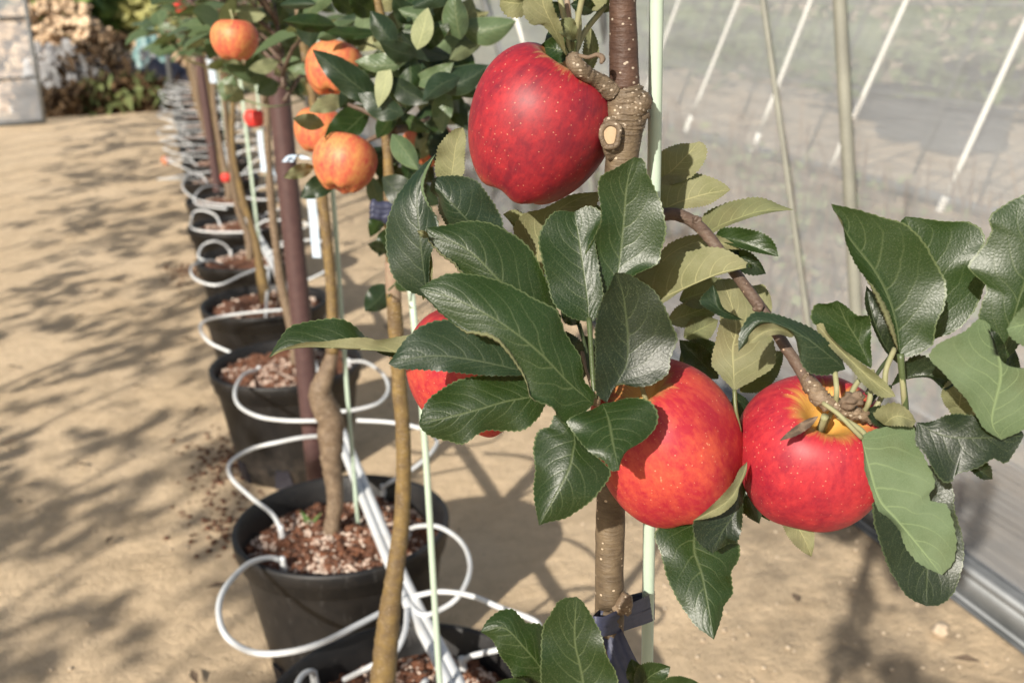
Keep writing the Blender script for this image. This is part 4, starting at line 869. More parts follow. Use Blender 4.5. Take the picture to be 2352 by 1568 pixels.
Lf([(2110, 800), (2120, 700), (2110, 600), (2080, 497)], [(2050, 760), (2040, 650), (2050, 560), (2065, 515)],
   [(2145, 779), (2189, 763), (2225, 732), (2250, 690), (2262, 640), (2240, 600), (2262, 556), (2255, 528), (2225, 510), (2170, 508), (2115, 501)],
   (.600, .592), bow=.2, re=.5, mat='leaf', teeth=34)
Lf([(2068, 840), (2030, 790), (2005, 730), (1990, 656)], [(2040, 815), (2020, 785), (1998, 735), (1986, 695)], [(2080, 800), (2050, 740), (2020, 690)], (.59, .585), mat='leafdark', pet=[(2060, 800, .59), (2020, 850, .583), (1990, 905, .58)], teeth=16)
Lf([(2300, 835), (2310, 800), (2340, 690), (2375, 590), (2410, 425)],
   [(2270, 790), (2248, 735), (2255, 695), (2267, 662), (2252, 643), (2226, 618), (2230, 598), (2262, 559), (2277, 526), (2271, 501), (2299, 475), (2345, 450)],
   [(2335, 800), (2375, 740), (2420, 660), (2455, 560), (2445, 470)], (.555, .540), bow=.3, le=-.6, re=-.3, mat='leaf', teeth=34, pet=[(2300, 830, .555), (2297, 880, .56), (2270, 920, .57)])
Lf([(2300, 1010), (2277, 962), (2299, 863), (2290, 800), (2262, 736)],
   [(2262, 985), (2240, 950), (2222, 920), (2189, 882), (2163, 852), (2134, 819), (2159, 787), (2211, 763), (2244, 735)],
   [(2352, 985), (2400, 940), (2410, 860), (2352, 845), (2305, 849), (2286, 830), (2273, 790), (2275, 750)], (.540, .528), under=True, mat='leafblue', bow=.3, le=.3, re=-.2, teeth=30, label='large blurred grey green underside leaf at the right edge')
Lf([(2420, 745), (2380, 740), (2352, 745), (2312, 755)], [(2400, 680), (2370, 690), (2335, 722)], [(2400, 810), (2352, 795), (2322, 775)], (.530, .522), under=True, mat='leafblue', teeth=14)
sl(T0, (2305, 850), (2255, 740), 26, (.556, .552), mat='leafdark')
Lf([(2045, 888), (2085, 868), (2130, 862), (2196, 880)], [(2080, 830), (2115, 815), (2152, 834), (2180, 860)], [(2083, 871), (2134, 868), (2170, 895)], (.585, .575), mat='leafdark', teeth=18, pet=[(2045, 888, .585), (2015, 905, .58), (1995, 930, .578)])
sl(T0, (2290, 900), (2330, 800), 34, (.60, .60), mat='leafdark'); sl(T0, (2200, 955), (2215, 850), 44, (.585, .58), under=True, mat='leafgold')
sl(T0, (2280, 985), (2165, 885), 40, (.590, .585), mat='leafgold', under=True)
# lower right
Lf([(2105, 970), (2170, 1000), (2250, 1005), (2352, 1000)], [(2138, 968), (2189, 950), (2262, 958), (2317, 976), (2346, 990)],
   [(2103, 1016), (2127, 1046), (2148, 1086), (2170, 1108), (2189, 1104), (2198, 1088), (2244, 1075), (2280, 1054), (2310, 1063), (2335, 1031)],
   (.556, .548), bow=.4, le=-.4, re=.3, mat='leafdark', teeth=30, label='dark blue green shaded leaf under the right hand leaves')  # shading of this leaf put into its colour by the dark material
Lf([(2030, 975), (2060, 955), (2104, 968)], [(2006, 952), (2030, 930), (2060, 925), (2090, 945)], [(2045, 978), (2075, 978), (2094, 980)], (.560, .556), under=True, mat='leafgold', teeth=12)
Lf([(1978, 1000), (1997, 1080), (2020, 1150), (2060, 1195), (2110, 1255), (2163, 1320)],
   [(2010, 985), (2042, 980), (2097, 980), (2110, 1024), (2132, 1068), (2148, 1112), (2134, 1135), (2140, 1150), (2174, 1159), (2189, 1200), (2197, 1243), (2189, 1291)],
   [(1984, 1042), (1986, 1079), (2004, 1134), (2017, 1170), (2042, 1190), (2066, 1218), (2079, 1254), (2110, 1292)],
   (.566, .540), under=True, bow=.5, le=-.3, re=.15, mat='leafblue', teeth=24, wave=.2, pet=[(1980, 1006, .566), (1955, 980, .563), (1925, 950, .564), (1890, 925, .570)], petr=.0013, petmat='petiole', label='broad grey green underside leaf hanging in front of the right apple')
Lf([(2110, 1060), (2120, 1150), (2130, 1270), (2127, 1391)], [(2040, 1080), (2006, 1130), (2006, 1192), (2017, 1236), (2039, 1298), (2053, 1324), (2083, 1368)],
   [(2165, 1080), (2190, 1125), (2193, 1170), (2211, 1233), (2214, 1281), (2203, 1328), (2190, 1362), (2161, 1387)], (.590, .580), mat='leafdark', bow=-.4, teeth=34, label='nearly black shaded leaf hanging lowest at the right')  # leaf in shade, its darkness put into the colour
Lf([(2220, 1050), (2245, 1075), (2280, 1100)], [(2245, 1050), (2275, 1070)], [(2225, 1075), (2255, 1100)], (.575, .57), mat='leafdark', teeth=10)
sl(T0, (1985, 940), (2110, 990), 26, (.578, .572), mat='leafdark')
# petioles of the right spur
for n_, p in enumerate(([(1920, 925, .573), (1922, 895, .568), (1918, 855, .572)], [(1945, 925, .575), (1965, 885, .578), (1988, 855, .58)], [(1985, 945, .577), (1998, 915, .570), (2003, 850, .576)],
          [(2000, 955, .577), (2030, 900, .574), (2035, 850, .572), (2055, 800, .575)], [(2080, 975, .58), (2075, 900, .565), (2068, 830, .562)], [(1925, 955, .573), (1975, 985, .572), (1995, 1010, .572)])):
    mb = MB(); ptube(mb, p, .0015, n=14, seg=7); mb.build('petiole', M['petiole'], T0)
# between and under the right apples
Lf([(1716, 1060), (1700, 1110), (1665, 1155), (1592, 1195)], [(1698, 1078), (1683, 1108), (1654, 1141), (1621, 1172)], [(1714, 1085), (1698, 1120), (1690, 1150), (1660, 1178), (1625, 1190)], (.588, .580), under=True, mat='leafgold', teeth=20, amp=2)
Lf([(1700, 1090), (1690, 1170), (1660, 1220), (1636, 1270)], [(1670, 1140), (1625, 1180), (1592, 1198), (1597, 1236), (1615, 1256)],
   [(1706, 1130), (1705, 1199), (1694, 1243), (1676, 1247), (1655, 1258)], (.594, .584), mat='leafdark', teeth=22, bow=-.3)
Lf([(1600, 1180), (1594, 1261), (1612, 1319), (1624, 1377), (1633, 1430), (1640, 1468)], [(1530, 1195), (1503, 1228), (1516, 1265), (1533, 1328), (1560, 1383), (1597, 1435), (1621, 1454)],
   [(1660, 1190), (1697, 1250), (1696, 1287), (1680, 1312), (1683, 1360), (1664, 1390), (1655, 1425)], (.618, .590), bow=.4, le=-.2, re=-.7, mat='leaf', teeth=32, label='large leaf hanging straight down below the middle apple')
sl(T0, (1690, 1080), (1744, 1202), 32, (.640, .632), mat='leafdark'); sl(T0, (1720, 1090), (1768, 1196), 28, (.648, .642), mat='leaf')
sl(T0, (1800, 1170), (1864, 1278), 30, (.650, .640), under=True, mat='leafgold', k=.06); sl(T0, (1690, 900), (1720, 1000), 24, (.66, .65), mat='leafdark')
sl(T0, (1560, 690), (1680, 650), 36, (.70, .69), under=True, mat='leaf'); sl(T0, (1530, 740), (1670, 690), 30, (.705, .70), under=True, mat='leafgold')
sl(T0, (1570, 775), (1650, 735), 30, (.70, .69), under=True, mat='leaf'); sl(T0, (1560, 830), (1650, 790), 34, (.69, .68), mat='leafdark')
sl(T0, (1650, 870), (1560, 780), 30, (.67, .665), mat='leafdark'); sl(T0, (1700, 900), (1800, 805), 36, (.675, .67), under=True, mat='leaf')
sl(T0, (1530, 650), (1620, 560), 30, (.715, .70), mat='leafdark'); sl(T0, (1640, 820), (1720, 850), 30, (.67, .67), mat='leafdark')
# top spur leaves
Lf([(1300, 128), (1270, 60), (1248, 10), (1235, -60)], [(1250, 62), (1222, 58), (1203, 30), (1205, -5)], [(1290, 60), (1272, 20), (1262, -30)], (.570, .545), under=True, mat='leafgold', teeth=18, pet=[(1272, 60, .568), (1290, 95, .572), (1306, 128, .574)])
Lf([(1222, 0), (1190, 8), (1148, 2)], [(1200, -10), (1165, -12)], [(1205, 36), (1170, 40), (1150, 20)], (.585, .580), under=True, mat='leafgold', teeth=12)
Lf([(1320, 95), (1306, 66), (1284, 48)], [(1300, 88), (1282, 70)], [(1326, 70), (1318, 45), (1300, 41)], (.568, .562), under=True, mat='leaf', teeth=8, amp=2, pet=[(1320, 93, .568), (1319, 125, .574)])
sl(T0, (1310, 130), (1236, 110), 30, (.60, .61), mat='leaf', k=-.1); sl(T0, (1290, 125), (1262, 68), 26, (.615, .62), mat='leaf')
Lf([(1345, 165), (1362, 120), (1352, 60)], [(1338, 130), (1342, 90)], [(1365, 155), (1376, 115), (1365, 75)], (.60, .605), under=True, mat='leafgold', teeth=16)
sl(T0, (1370, 20), (1310, 10), 20, (.585, .57), mat='leafblue'); sl(T0, (1345, -5), (1420, 20), 22, (.60, .59), under=True, mat='leafgold')
sl(T0, (1300, 40), (1255, 5), 18, (.59, .58), mat='leafdark'); sl(T0, (1330, 20), (1400, -20), 24, (.59, .58), under=True, mat='leafgold')
for p in ([(1318, 128, .575), (1325, 60, .568), (1338, -10, .56)], [(1322, 125, .575), (1330, 60, .575), (1322, -10, .575)], [(1312, 128, .575), (1300, 60, .572), (1285, -10, .57)], [(1326, 110, .577), (1345, 70, .58), (1390, 15, .585)], [(1316, 126, .576), (1308, 50, .58), (1300, -20, .58)]):
    mb = MB(); ptube(mb, p, .0016, n=14, seg=7); mb.build('petiole', M['petred'] if R_.random() < .5 else M['petiole'], T0)
mb = MB(); ptube(mb, [(1330, 128, .572), (1352, 132, .568), (1372, 126, .566), (1384, 134, .565), (1380, 146, .564)], [.0012, .0011, .0012, .0018, .0008], n=20, seg=6); mb.build('withered_stalk', M['dry'], T0)
# bottom leaves
Lf([(1270, 1590), (1241, 1532), (1207, 1490), (1159, 1442), (1104, 1450)], [(1262, 1500), (1247, 1437), (1210, 1429), (1192, 1412), (1178, 1398), (1150, 1401), (1119, 1424)],
   [(1230, 1580), (1183, 1557), (1171, 1535), (1147, 1502), (1132, 1470)], (.575, .560), mat='leaf', teeth=26, bow=.5, le=-.7, re=-.3)
Lf([(1345, 1660), (1341, 1580), (1332, 1526), (1320, 1465), (1324, 1369)], [(1270, 1640), (1244, 1580), (1242, 1500), (1247, 1441), (1265, 1407), (1287, 1377)],
   [(1400, 1650), (1420, 1590), (1415, 1545), (1393, 1502), (1381, 1456), (1363, 1420), (1340, 1383)], (.560, .552), mat='leaf', teeth=34, bow=-.1, le=.3, re=.35, label='oval glossy leaf standing up at the bottom edge')
sl(T0, (1460, 1590), (1540, 1530), 34, (.62, .60), mat='leaf', k=.1); sl(T0, (1500, 1600), (1610, 1570), 34, (.575, .56), mat='leaf'); sl(T0, (1470, 1580), (1450, 1512), 22, (.62, .61), mat='leafdark')
sl(T0, (1230, 1600), (1140, 1566), 26, (.57, .56), mat='leaf'); sl(T0, (1230, 1565), (1170, 1600), 26, (.575, .56), mat='leaf')

# apples of the near tree
apple_mesh('apple', at(1236, 291, .612), camv(.46, .80, .38), .0412, .0448, 'apple_red', lobe=.014, skew=(.05, .05), label='large dark red apple at the top, touching the trunk', group=None, taper=.11)
apple_mesh('apple', at(1530, 1018, .614), camv(-.42, .78, .46), .0428, .0488, 'apple_mid', lobe=.038, skew=(-.06, .02), label='red and orange apple in the middle, shaded by a leaf, left of its neighbour', taper=.04)
apple_mesh('apple', at(1866, 1046, .618), camv(.07, .70, .71), .0436, .0460, 'apple_ring', lobe=.02, label='red apple at the right with yellow ring round its stem, hanging under the spur', taper=.10, dip=.36)
apple_mesh('apple', at(1103, 845, .665), camv(-.1, .95, .2), .0445, .0430, 'apple_mid', lobe=.02, label='orange red apple mostly hidden behind the glossy leaves at the left of the cluster')
# stake, tie of the near tree
def stake(P, r, lab, grp='pale green stakes'):
    b = P[0].copy(); o = thing('plant_stake', lab, 'stake', b, grp)
    mb = MB(); tube(mb, P, r, n=max(6, 2 * len(P)), seg=16); mb.build('rod', M['stake'], o)
    mb = MB(); tube(mb, [P[-1], P[-1] + Vector((0, 0, .012))], r * 1.12, n=2, seg=14); mb.build('cap', M['stake'], o); return o
zs = lambda y: .598 + .085 * y / 1000
s0, s1 = at(1487, 1500, zs(1500)), at(1508, 0, zs(0)); d_ = (s1 - s0).normalized()
stake([s0 - d_ * ((s0.z - .1) / d_.z), s0, s1, s1 + d_ * .5], .0040, 'thick pale green stake beside the nearest trunk, tied with navy tape')
t_ = thing('tree_tie', 'navy blue tape tying the nearest trunk to its stake', 'tie', at(1400, 1400, ztr(1400)), 'navy tree ties')
def ribbon(mb, P, wd, n=40, wav=.0, th=.0005):
    """flat band along P; each P = (Vector centre, half width vector)"""
    S = cr([(*p, *q) for p, q in P], n); V = []
    for i, s in enumerate(S):
        c, q = Vector(s[:3]), Vector(s[3:])
        for k in range(9):
            u = k / 4 - 1; V.append(c + q * u + camv(0, 0, 1) * (wav * math.sin(k * 2.4 + i * .13)))
    F = [(i * 9 + k, i * 9 + k + 1, i * 9 + k + 10, i * 9 + k + 9) for i in range(n - 1) for k in range(8)]; mb.add(V, F)
rd = camv(0, 1, 0)
mb = MB()
for dy, tl, dz in ((0, 0, 0), (9, 10, .0012), (-7, -5, .0006)):
    P_ = []
    for k in range(25):
        a = 2 * PI * k / 24; x = 1433 + 71 * math.cos(a); y = 1410 + dy - 26 * math.cos(a) + 12 * math.sin(a) + tl * math.cos(a); z = .674 + (x - 1408) / 85 * .043 - (.0150 + dz) * math.sin(a)
        P_.append((at(x, y, z), rd * (.0052 + .001 * math.sin(a * 2 + dy))))
    ribbon(mb, P_, 0, 90, .0005)
mb.build('loop', M['tape'], t_)
mb = MB(); ribbon(mb, [(at(1392, 1420, .672), camv(.0045, .002, 0)), (at(1410, 1465, .665), camv(.0060, .003, 0)), (at(1432, 1520, .660), camv(.0072, .003, 0)), (at(1465, 1590, .658), camv(.0085, .004, 0)), (at(1490, 1680, .660), camv(.009, .004, 0))], 0, 40, .0009); mb.build('tail', M['tape'], t_)
mb = MB(); blob(mb, at(1388, 1412, .672), .006, (1, .8, 1.2), .4, 2); mb.build('knot', M['tape'], t_)

# ---- second tree: slim speckled trunk --------------------------------------
Y1 = 1.16
def ty(pts, Y): return [aty(x, y, Y) for x, y in pts]
def tree_thing(lab, Y, x0=PX): return thing('apple_tree', lab, 'apple tree', (x0, Y, .25), 'potted apple trees in the row')
T1 = tree_thing('second potted apple tree, slim speckled yellow brown trunk and orange apples', Y1)
P_ = ty([(872, 1660), (880, 1560), (890, 1450), (905, 1330), (920, 1220), (926, 1120), (926, 1010), (918, 900), (912, 800), (905, 690), (902, 600), (895, 500), (892, 380), (885, 270), (900, 150), (880, 60), (860, -40), (840, -200)], Y1)
mb = MB(); tube(mb, P_, [.0175, .0165, .0145, .0115, .0100, .0092, .0088, .0088, .0088, .0085, .0075, .0065, .0055, .005, .0045, .0045, .004, .003], n=170, seg=18, lump=.10); mb.build('trunk', M['barkyellow'], T1)
mb = MB(); tube(mb, ty([(905, 690), (903, 640), (900, 600)], Y1), [.0086, .0088, .0080], n=10, seg=14, lump=.05); mb.build('bark_sleeve', M['petred'], T1)
LL = [ # base, tip, half width px, z, under, mat
 ((772, 60), (649, 48), 24, 0, 'leaf'), ((875, 75), (716, 57), 16, 0, 'leaf'), ((880, 245), (717, 114), 33, 0, 'leafblue'), ((850, 245), (742, 336), 42, 0, 'leaf'),
 ((796, 226), (708, 256), 20, 1, 'leafgold'), ((745, 288), (673, 272), 18, 1, 'leafgold'), ((722, 382), (651, 408), 17, 1, 'leafgold'), ((775, 415), (690, 455), 26, 0, 'leafblue'), ((960, 352), (812, 356), 26, 0, 'leafdark'),
 ((945, 390), (855, 470), 36, 0, 'leafdark'), ((924, 180), (988, 90), 32, 1, 'leafgold'), ((960, 150), (1040, 112), 16, 0, 'leaf'), ((960, 90), (1024, -10), 45, 0, 'leafdark'), ((1000, 78), (1125, 27), 18, 1, 'leafgold'),
 ((1010, 165), (1124, 150), 18, 1, 'leaf'), ((1040, 160), (1100, 225), 24, 0, 'leaf'), ((1025, 195), (1075, 300), 26, 0, 'leafdark'), ((920, 175), (820, 152), 18, 0, 'leaf'), ((935, 165), (1015, 172), 16, 0, 'leafgold'),
 ((915, 210), (995, 178), 22, 0, 'leafblue'), ((905, 250), (865, 318), 24, 0, 'leaf'), ((930, 120), (872, 44), 26, 0, 'leaf'), ((950, 100), (985, 52), 22, 1, 'leafgold'), ((920, 262), (985, 300), 20, 0, 'leafgold'),
 ((870, 30), (800, -10), 26, 0, 'leaf'), ((860, 20), (930, -25), 28, 1, 'leafgold'), ((880, 60), (945, 30), 22, 0, 'leafdark'), ((840, 100), (770, 75), 22, 0, 'leaf'), ((885, 120), (830, 185), 22, 0, 'leafdark'),
 ((900, 330), (880, 420), 36, 0, 'leafdark'), ((930, 340), (1000, 420), 40, 0, 'leafdark'), ((950, 270), (1040, 330), 30, 0, 'leafdark'), ((880, 290), (935, 250), 26, 0, 'leafdark'), ((830, 200), (780, 250), 24, 0, 'leafdark'),
 ((950, 420), (1010, 470), 30, 0, 'leafdark'), ((890, 470), (850, 545), 22, 0, 'leaf'), ((885, 580), (845, 560), 14, 0, 'leaf'), ((905, 520), (870, 590), 20, 0, 'leaf'), ((895, 655), (838, 715), 30, 0, 'leafblue'), ((915, 640), (935, 670), 14, 0, 'leaf'),
 ((1000, 240), (960, 320), 26, 0, 'leafdark'), ((1030, 230), (1075, 170), 22, 0, 'leaf'), ((975, 130), (1040, 60), 26, 0, 'leafdark'), ((990, 310), (1045, 380), 28, 0, 'leafdark'), ((820, 30), (760, -20), 24, 0, 'leaf'), ((900, 0), (960, -40), 30, 1, 'leaf')]
R2 = random.Random(3)
for i, (b, t, wd, un, mt) in enumerate(LL):
    z = 1.20 + R2.uniform(-.07, .05) + (.08 if mt == 'leafdark' and wd > 25 else 0)
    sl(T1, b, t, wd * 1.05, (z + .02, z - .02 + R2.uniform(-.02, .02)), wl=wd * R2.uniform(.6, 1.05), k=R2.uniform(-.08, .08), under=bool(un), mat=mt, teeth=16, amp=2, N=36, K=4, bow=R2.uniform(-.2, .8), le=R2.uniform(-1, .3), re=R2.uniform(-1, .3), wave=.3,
       pet=[(b[0], b[1], z + .02), ((b[0] + 900) / 2, b[1] + 12, z + .03), (900 + R2.uniform(-8, 8), b[1] + 26, 1.17)] if abs(b[0] - 900) < 75 else None, petr=.0012)
RF = [(930, 1080, -20, 260, 26, -.06), (640, 1090, -20, 120, 18, 0), (700, 1060, 100, 240, 14, 0), (850, 1050, 200, 430, 10, 0), (855, 930, 20, 430, 16, -.13)]
for x0_, x1_, y0_, y1_, n_, zo_ in RF:
    for _ in range(n_):
        x, y = R2.uniform(x0_, x1_), R2.uniform(y0_, y1_); a = R2.uniform(0, 6.28); l_ = R2.uniform(85, 140); z = R2.uniform(1.22, 1.36) if zo_ == 0 else R2.uniform(1.07, 1.13)
        if x < 760 and y > 150: continue
        mx_, my_ = x + .5 * l_ * math.cos(a), y + .4 * l_ * math.sin(a)
        if 680 < mx_ < 862 and 90 < my_ < 460: continue
        sl(T1, (x, y), (x + l_ * math.cos(a), y + l_ * math.sin(a) * .8), l_ * R2.uniform(.17, .28), (z, z + R2.uniform(-.04, .04)), wl=l_ * R2.uniform(.12, .28), k=R2.uniform(-.1, .1), under=R2.random() < .25, mat=R2.choice(['leaf', 'leaffar', 'leaffar', 'leafblue', 'leafdark']), teeth=0, N=20, K=3, bow=.3, le=R2.uniform(-1, .3), re=R2.uniform(-1, .3))
for P2 in ([(903, 300), (860, 265), (800, 240)], [(903, 250), (950, 210), (1000, 185)], [(900, 180), (935, 175), (960, 130)], [(905, 330), (880, 310), (830, 330)], [(905, 300), (950, 290), (985, 270)]):
    mb = MB(); tube(mb, [aty(x, y, Y1 + .02 * i) for i, (x, y) in enumerate(P2)], [.005, .0035, .0022], n=20, seg=8, lump=.2); mb.build('branch', M['twig'], T1)
for c_, rpx, mt, lab, z, ax in (((768, 160), 70, 'apple_orange', 'orange apple high in the second tree, half behind a long leaf', 1.33, (.1, .9, -.1)), ((733, 300), 60, 'apple_orange', 'yellow orange apple left of the brown pipe top, partly under a leaf', 1.36, (.1, .9, .1)),
                       ((790, 375), 76, 'apple_orange', 'largest orange apple of the second tree, hanging lowest with a leaf shadow', 1.20, (.2, .9, -.1)), ((985, 335), 60, 'apple_orange', 'orange apple shaded in dark leaves left of the top red apple', 1.32, (-.1, .9, .1)),
                       ((1000, 190), 30, 'apple_orange', 'small part of an orange apple behind leaves above the shaded one', 1.40, (0, .9, .1))):
    r = rpx * z / 2476; apple_mesh('apple', at(c_[0], c_[1], z), camv(*ax), r * .98, r * .92, mt, label=lab, seg=36, rin=26)
stake(ty([(1028, 1750), (1010, 1568), (975, 1000), (945, 680), (943, 655)], 1.155), .0040, 'pale green stake of the second tree, crossing the bottom edge')
t_ = thing('tree_tie', 'blurred navy tape tied round the second tree above a small leaf', 'tie', aty(880, 490, Y1), 'navy tree ties')
mb = MB()
for dy in (-12, 0, 11): tube(mb, ty([(852, 480 + dy), (875, 487 + dy), (905, 482 + dy), (925, 470 + dy)], Y1 - .02), .005, n=16, seg=8, lump=.5)
mb.build('loop', M['tape'], t_); mb = MB(); tube(mb, ty([(885, 490), (900, 520), (905, 545)], Y1 - .022), [.008, .005, .003], n=12, seg=8, lump=.4); mb.build('tail', M['tape'], t_)

# ---- third tree: thick knobbly base --------------------------------------
Y2 = 1.745
T2 = tree_thing('third potted apple tree with swollen knobbly lower trunk beside the brown pipe', Y2)
P_ = ty([(758, 1255), (762, 1215), (770, 1140), (762, 1070), (760, 1010), (757, 960), (735, 905), (748, 860), (763, 810), (764, 740), (760, 650), (752, 560), (742, 460), (732, 330), (715, 200), (690, 60), (680, -60), (676, -200)], Y2)
mb = MB(); tube(mb, P_, [.018, .0145, .0150, .0175, .0215, .0230, .0195, .0150, .0105, .0090, .0085, .0082, .0078, .0072, .007, .0065, .006, .005], n=190, seg=20, lump=.17); tr_ = mb.build('trunk', M['barkold'], T2)
mb = MB(); tube(mb, [p + Vector((0, -.0006, 0)) for p in P_[8:16]], [.0112, .0096, .0091, .0088, .0083, .0078, .0075, .007], n=80, seg=16, lump=.1); mb.build('upper_trunk', M['barkyellow'], T2)
stake(ty([(828, 1240), (820, 1180), (790, 800), (765, 450), (745, 250), (722, 0), (715, -100)], 1.76), .0040, 'pale green stake of the third tree, rising from its pot soil')
def spray(mb, base, d, n, ln, rr):
    """whorl of leaves round a spur tip (world space)"""
    for i in range(n):
        a = rr.uniform(0, 6.28); dd = (d + Vector((math.cos(a), math.sin(a), rr.uniform(-.35, .55))) * 1.0).normalized(); l = ln * rr.uniform(.6, 1.15); w_ = l * rr.uniform(.26, .36)
        s = dd.cross(Vector((rr.gauss(0, .5), rr.gauss(0, .5), 1))).normalized(); up = s.cross(dd).normalized()
        if up.z < 0 and rr.random() < .8: up = -up; s = -s
        st = base + dd * .018; V = [st]; UV = [(.5, 0)]; F = []; dr = rr.uniform(.05, .5); ro = rr.uniform(.0, .25)
        pr = ((.18, .7), (.42, 1), (.68, .85), (.88, .42))
        for v, q in pr:
            c = st + dd * l * v - Vector((0, 0, 1)) * dr * l * v * v
            for u in (-1, 0, 1): V.append(c + s * w_ * q * u + up * ro * w_ * abs(u)); UV.append((.5 + .5 * u, v))
        V.append(st + dd * l - Vector((0, 0, 1)) * dr * l); UV.append((.5, 1))
        F = [(0, 2, 1), (0, 3, 2)]
        for j in range(3):
            k = 1 + 3 * j; F += [(k, k + 1, k + 4, k + 3), (k + 1, k + 2, k + 5, k + 4)]
        F += [(10, 11, 13), (11, 12, 13)]
        mb.add(V, F, UV)
        k = len(mb.v); e = s * .0009; mb.add([base - e, base + e, st + e, st - e], [(0, 1, 2, 3)], [(.5, .5)] * 4)
def crown(T, x, y, z0, z1, n, rr, rad=.17, ln=.075, nb=None, mat='leaffar', bm='twig'):
    mb = MB(); bb = MB()
    for i in range(n):
        z = rr.uniform(z0, z1); a = rr.uniform(0, 6.28); q = rad * rr.uniform(.1, 1) ** .7 * (1 if z < z1 - .15 else .6)
        o = Vector((x, y, z - .05)); e = Vector((x + q * math.cos(a), y + q * math.sin(a), z + rr.uniform(-.02, .05)))
        tube(bb, [o, (o + e) / 2 + Vector((0, 0, .015)), e], [.004, .003, .0018], n=5, seg=5); spray(mb, e, (e - o).normalized() * .6, rr.randint(5, 8), ln, rr)
    mb.build('foliage', M[mat], T); bb.build('branches', M[bm], T)
rr = random.Random(11)
# leaves of the third tree that stand out
L3 = [((618, 135), (607, 62), 26, 0, 'leaffar'), ((612, 150), (545, 98), 22, 0, 'leaffar'), ((625, 190), (510, 148), 18, 0, 'leaffar'), ((630, 170), (672, 130), 15, 1, 'leaffar'), ((650, 160), (722, 88), 24, 0, 'leaffar'), ((640, 190), (590, 215), 22, 0, 'leaffar'),
      ((560, 230), (515, 195), 20, 1, 'leaffar'), ((585, 60), (520, 75), 20, 1, 'leaffar'), ((640, 40), (590, 20), 22, 1, 'leaffar'), ((660, 90), (700, 40), 22, 0, 'leaffar'), ((630, 60), (655, 10), 20, 0, 'leaffar'), ((660, 190), (700, 210), 18, 0, 'leafdark')]
for b, t, wd, un, mt in L3:
    z = 1.78 + rr.uniform(-.06, .06)
    sl(T2, b, t, wd, (z + .03, z - .02), k=rr.uniform(-.08, .08), under=bool(un), mat=mt, teeth=0, N=24, K=3, bow=.4, le=-.8, re=-.5, pet=[(b[0], b[1], z + .03), ((b[0] + 690) / 2, b[1] + 15, z + .02), (700, 230, 1.82)] if b[1] > 100 else None, petr=.0014)
R4 = random.Random(5)
for _ in range(34):      # sunlit leaves in front of the brown pipe
    x, y = R4.uniform(500, 735), R4.uniform(-10, 175); a = R4.uniform(0, 6.28); l_ = R4.uniform(55, 95); z = R4.uniform(1.62, 1.84)
    if math.hypot(x + .5 * l_ * math.cos(a) - 535, y + .4 * l_ * math.sin(a) - 92) < 62: continue
    sl(T2, (x, y), (x + l_ * math.cos(a), y + l_ * math.sin(a) * .8), l_ * R4.uniform(.18, .28), (z, z + R4.uniform(-.04, .04)), wl=l_ * R4.uniform(.14, .28), k=R4.uniform(-.1, .1), under=R4.random() < .22, mat='leaffar', teeth=0, N=16, K=2, bow=.3, le=R4.uniform(-1, .3), re=R4.uniform(-1, .3))
crown(T2, .17, Y2, 1.05, 1.6, 30, rr, .2)
ppp = aty(538, 92, 1.5); apple_mesh('apple', ppp, Vector((.1, .1, 1)), .031, .028, 'apple_orange', label='blurred orange apple high among leaves left of the brown pipe, top left of the row', seg=30, rin=20)
# ---- farther trees -----------------------------------------------------------
ORT = ['fourth', 'fifth', 'sixth', 'seventh', 'eighth', 'ninth', 'tenth', 'eleventh', 'twelfth', 'thirteenth', 'fourteenth', 'fifteenth', 'sixteenth', 'seventeenth', 'last']
for k in range(3, 18):
    y = PY[k]; lean = rr.uniform(-.05, .05); lab = '%s potted apple tree of the row, blurred thin trunk' % ORT[k - 3]
    T = tree_thing(lab, y); x0 = PX + rr.uniform(-.02, .03); r0 = rr.uniform(.012, .02)
    Q = [Vector((x0, y, .24)), Vector((x0 + rr.uniform(-.01, .01), y, .36)), Vector((x0 - .02 + rr.uniform(-.01, .01), y, .48)), Vector((x0 - .03 + rr.uniform(-.02, .02), y + lean * .5, .75)), Vector((x0 + rr.uniform(-.03, .03), y + lean, 1.1)), Vector((x0 + rr.uniform(-.03, .03), y + lean, 1.75))]
    mb = MB(); tube(mb, Q, [r0, r0 * 1.1, r0 * .7, r0 * .55, r0 * .5, .004], n=44, seg=9, lump=.25); mb.build('trunk', M['barkold' if k % 2 else 'barkyellow'], T)
    crown(T, Q[4].x, Q[4].y, 1.0 if k > 4 else .96, 1.7, 34 if k < 8 else 22, rr, .24)
    stake([Vector((x0 + .045, y + .01, .15)), Vector((x0 + .04, y + .01, .8)), Vector((x0 + .03, y + .01, 1.6))], .004, 'pale green stake of the %s tree in the row' % ORT[k - 3])
for (x, y, z, r, mt, lab) in ((585, 272, 2.78, .028, 'apple_small', 'small round red apple left of the brown pipe'), (520, 408, 4.4, .024, 'apple_small', 'tiny orange red apple low over the soil of a far pot'), (411, 83, 4.9, .027, 'apple_small', 'lowest of the small red apples at the far top left'),
                         (424, 58, 5.0, .021, 'apple_small', 'middle one of the small red apples at the far top left'), (406, 10, 4.9, .026, 'apple_small', 'small red apple at the top edge, left of a pair'), (416, 22, 5.1, .024, 'apple_small', 'small red apple at the top edge, right of a pair'), (472, 80, 4.6, .018, 'apple_small', 'tiny red fruit hidden in leaves right of the far red apples')):
    apple_mesh('apple', at(x, y, z), Vector((.1, .1, 1)), r, r * .9, mt, label=lab, seg=24, rin=16, lobe=.01)
p = onz(382, 378); apple_mesh('apple', Vector((p.x, p.y, .03)), Vector((.6, .2, .7)), .034, .031, 'apple_orange', label='fallen yellow apple lying on the sandy path', seg=24, rin=16)
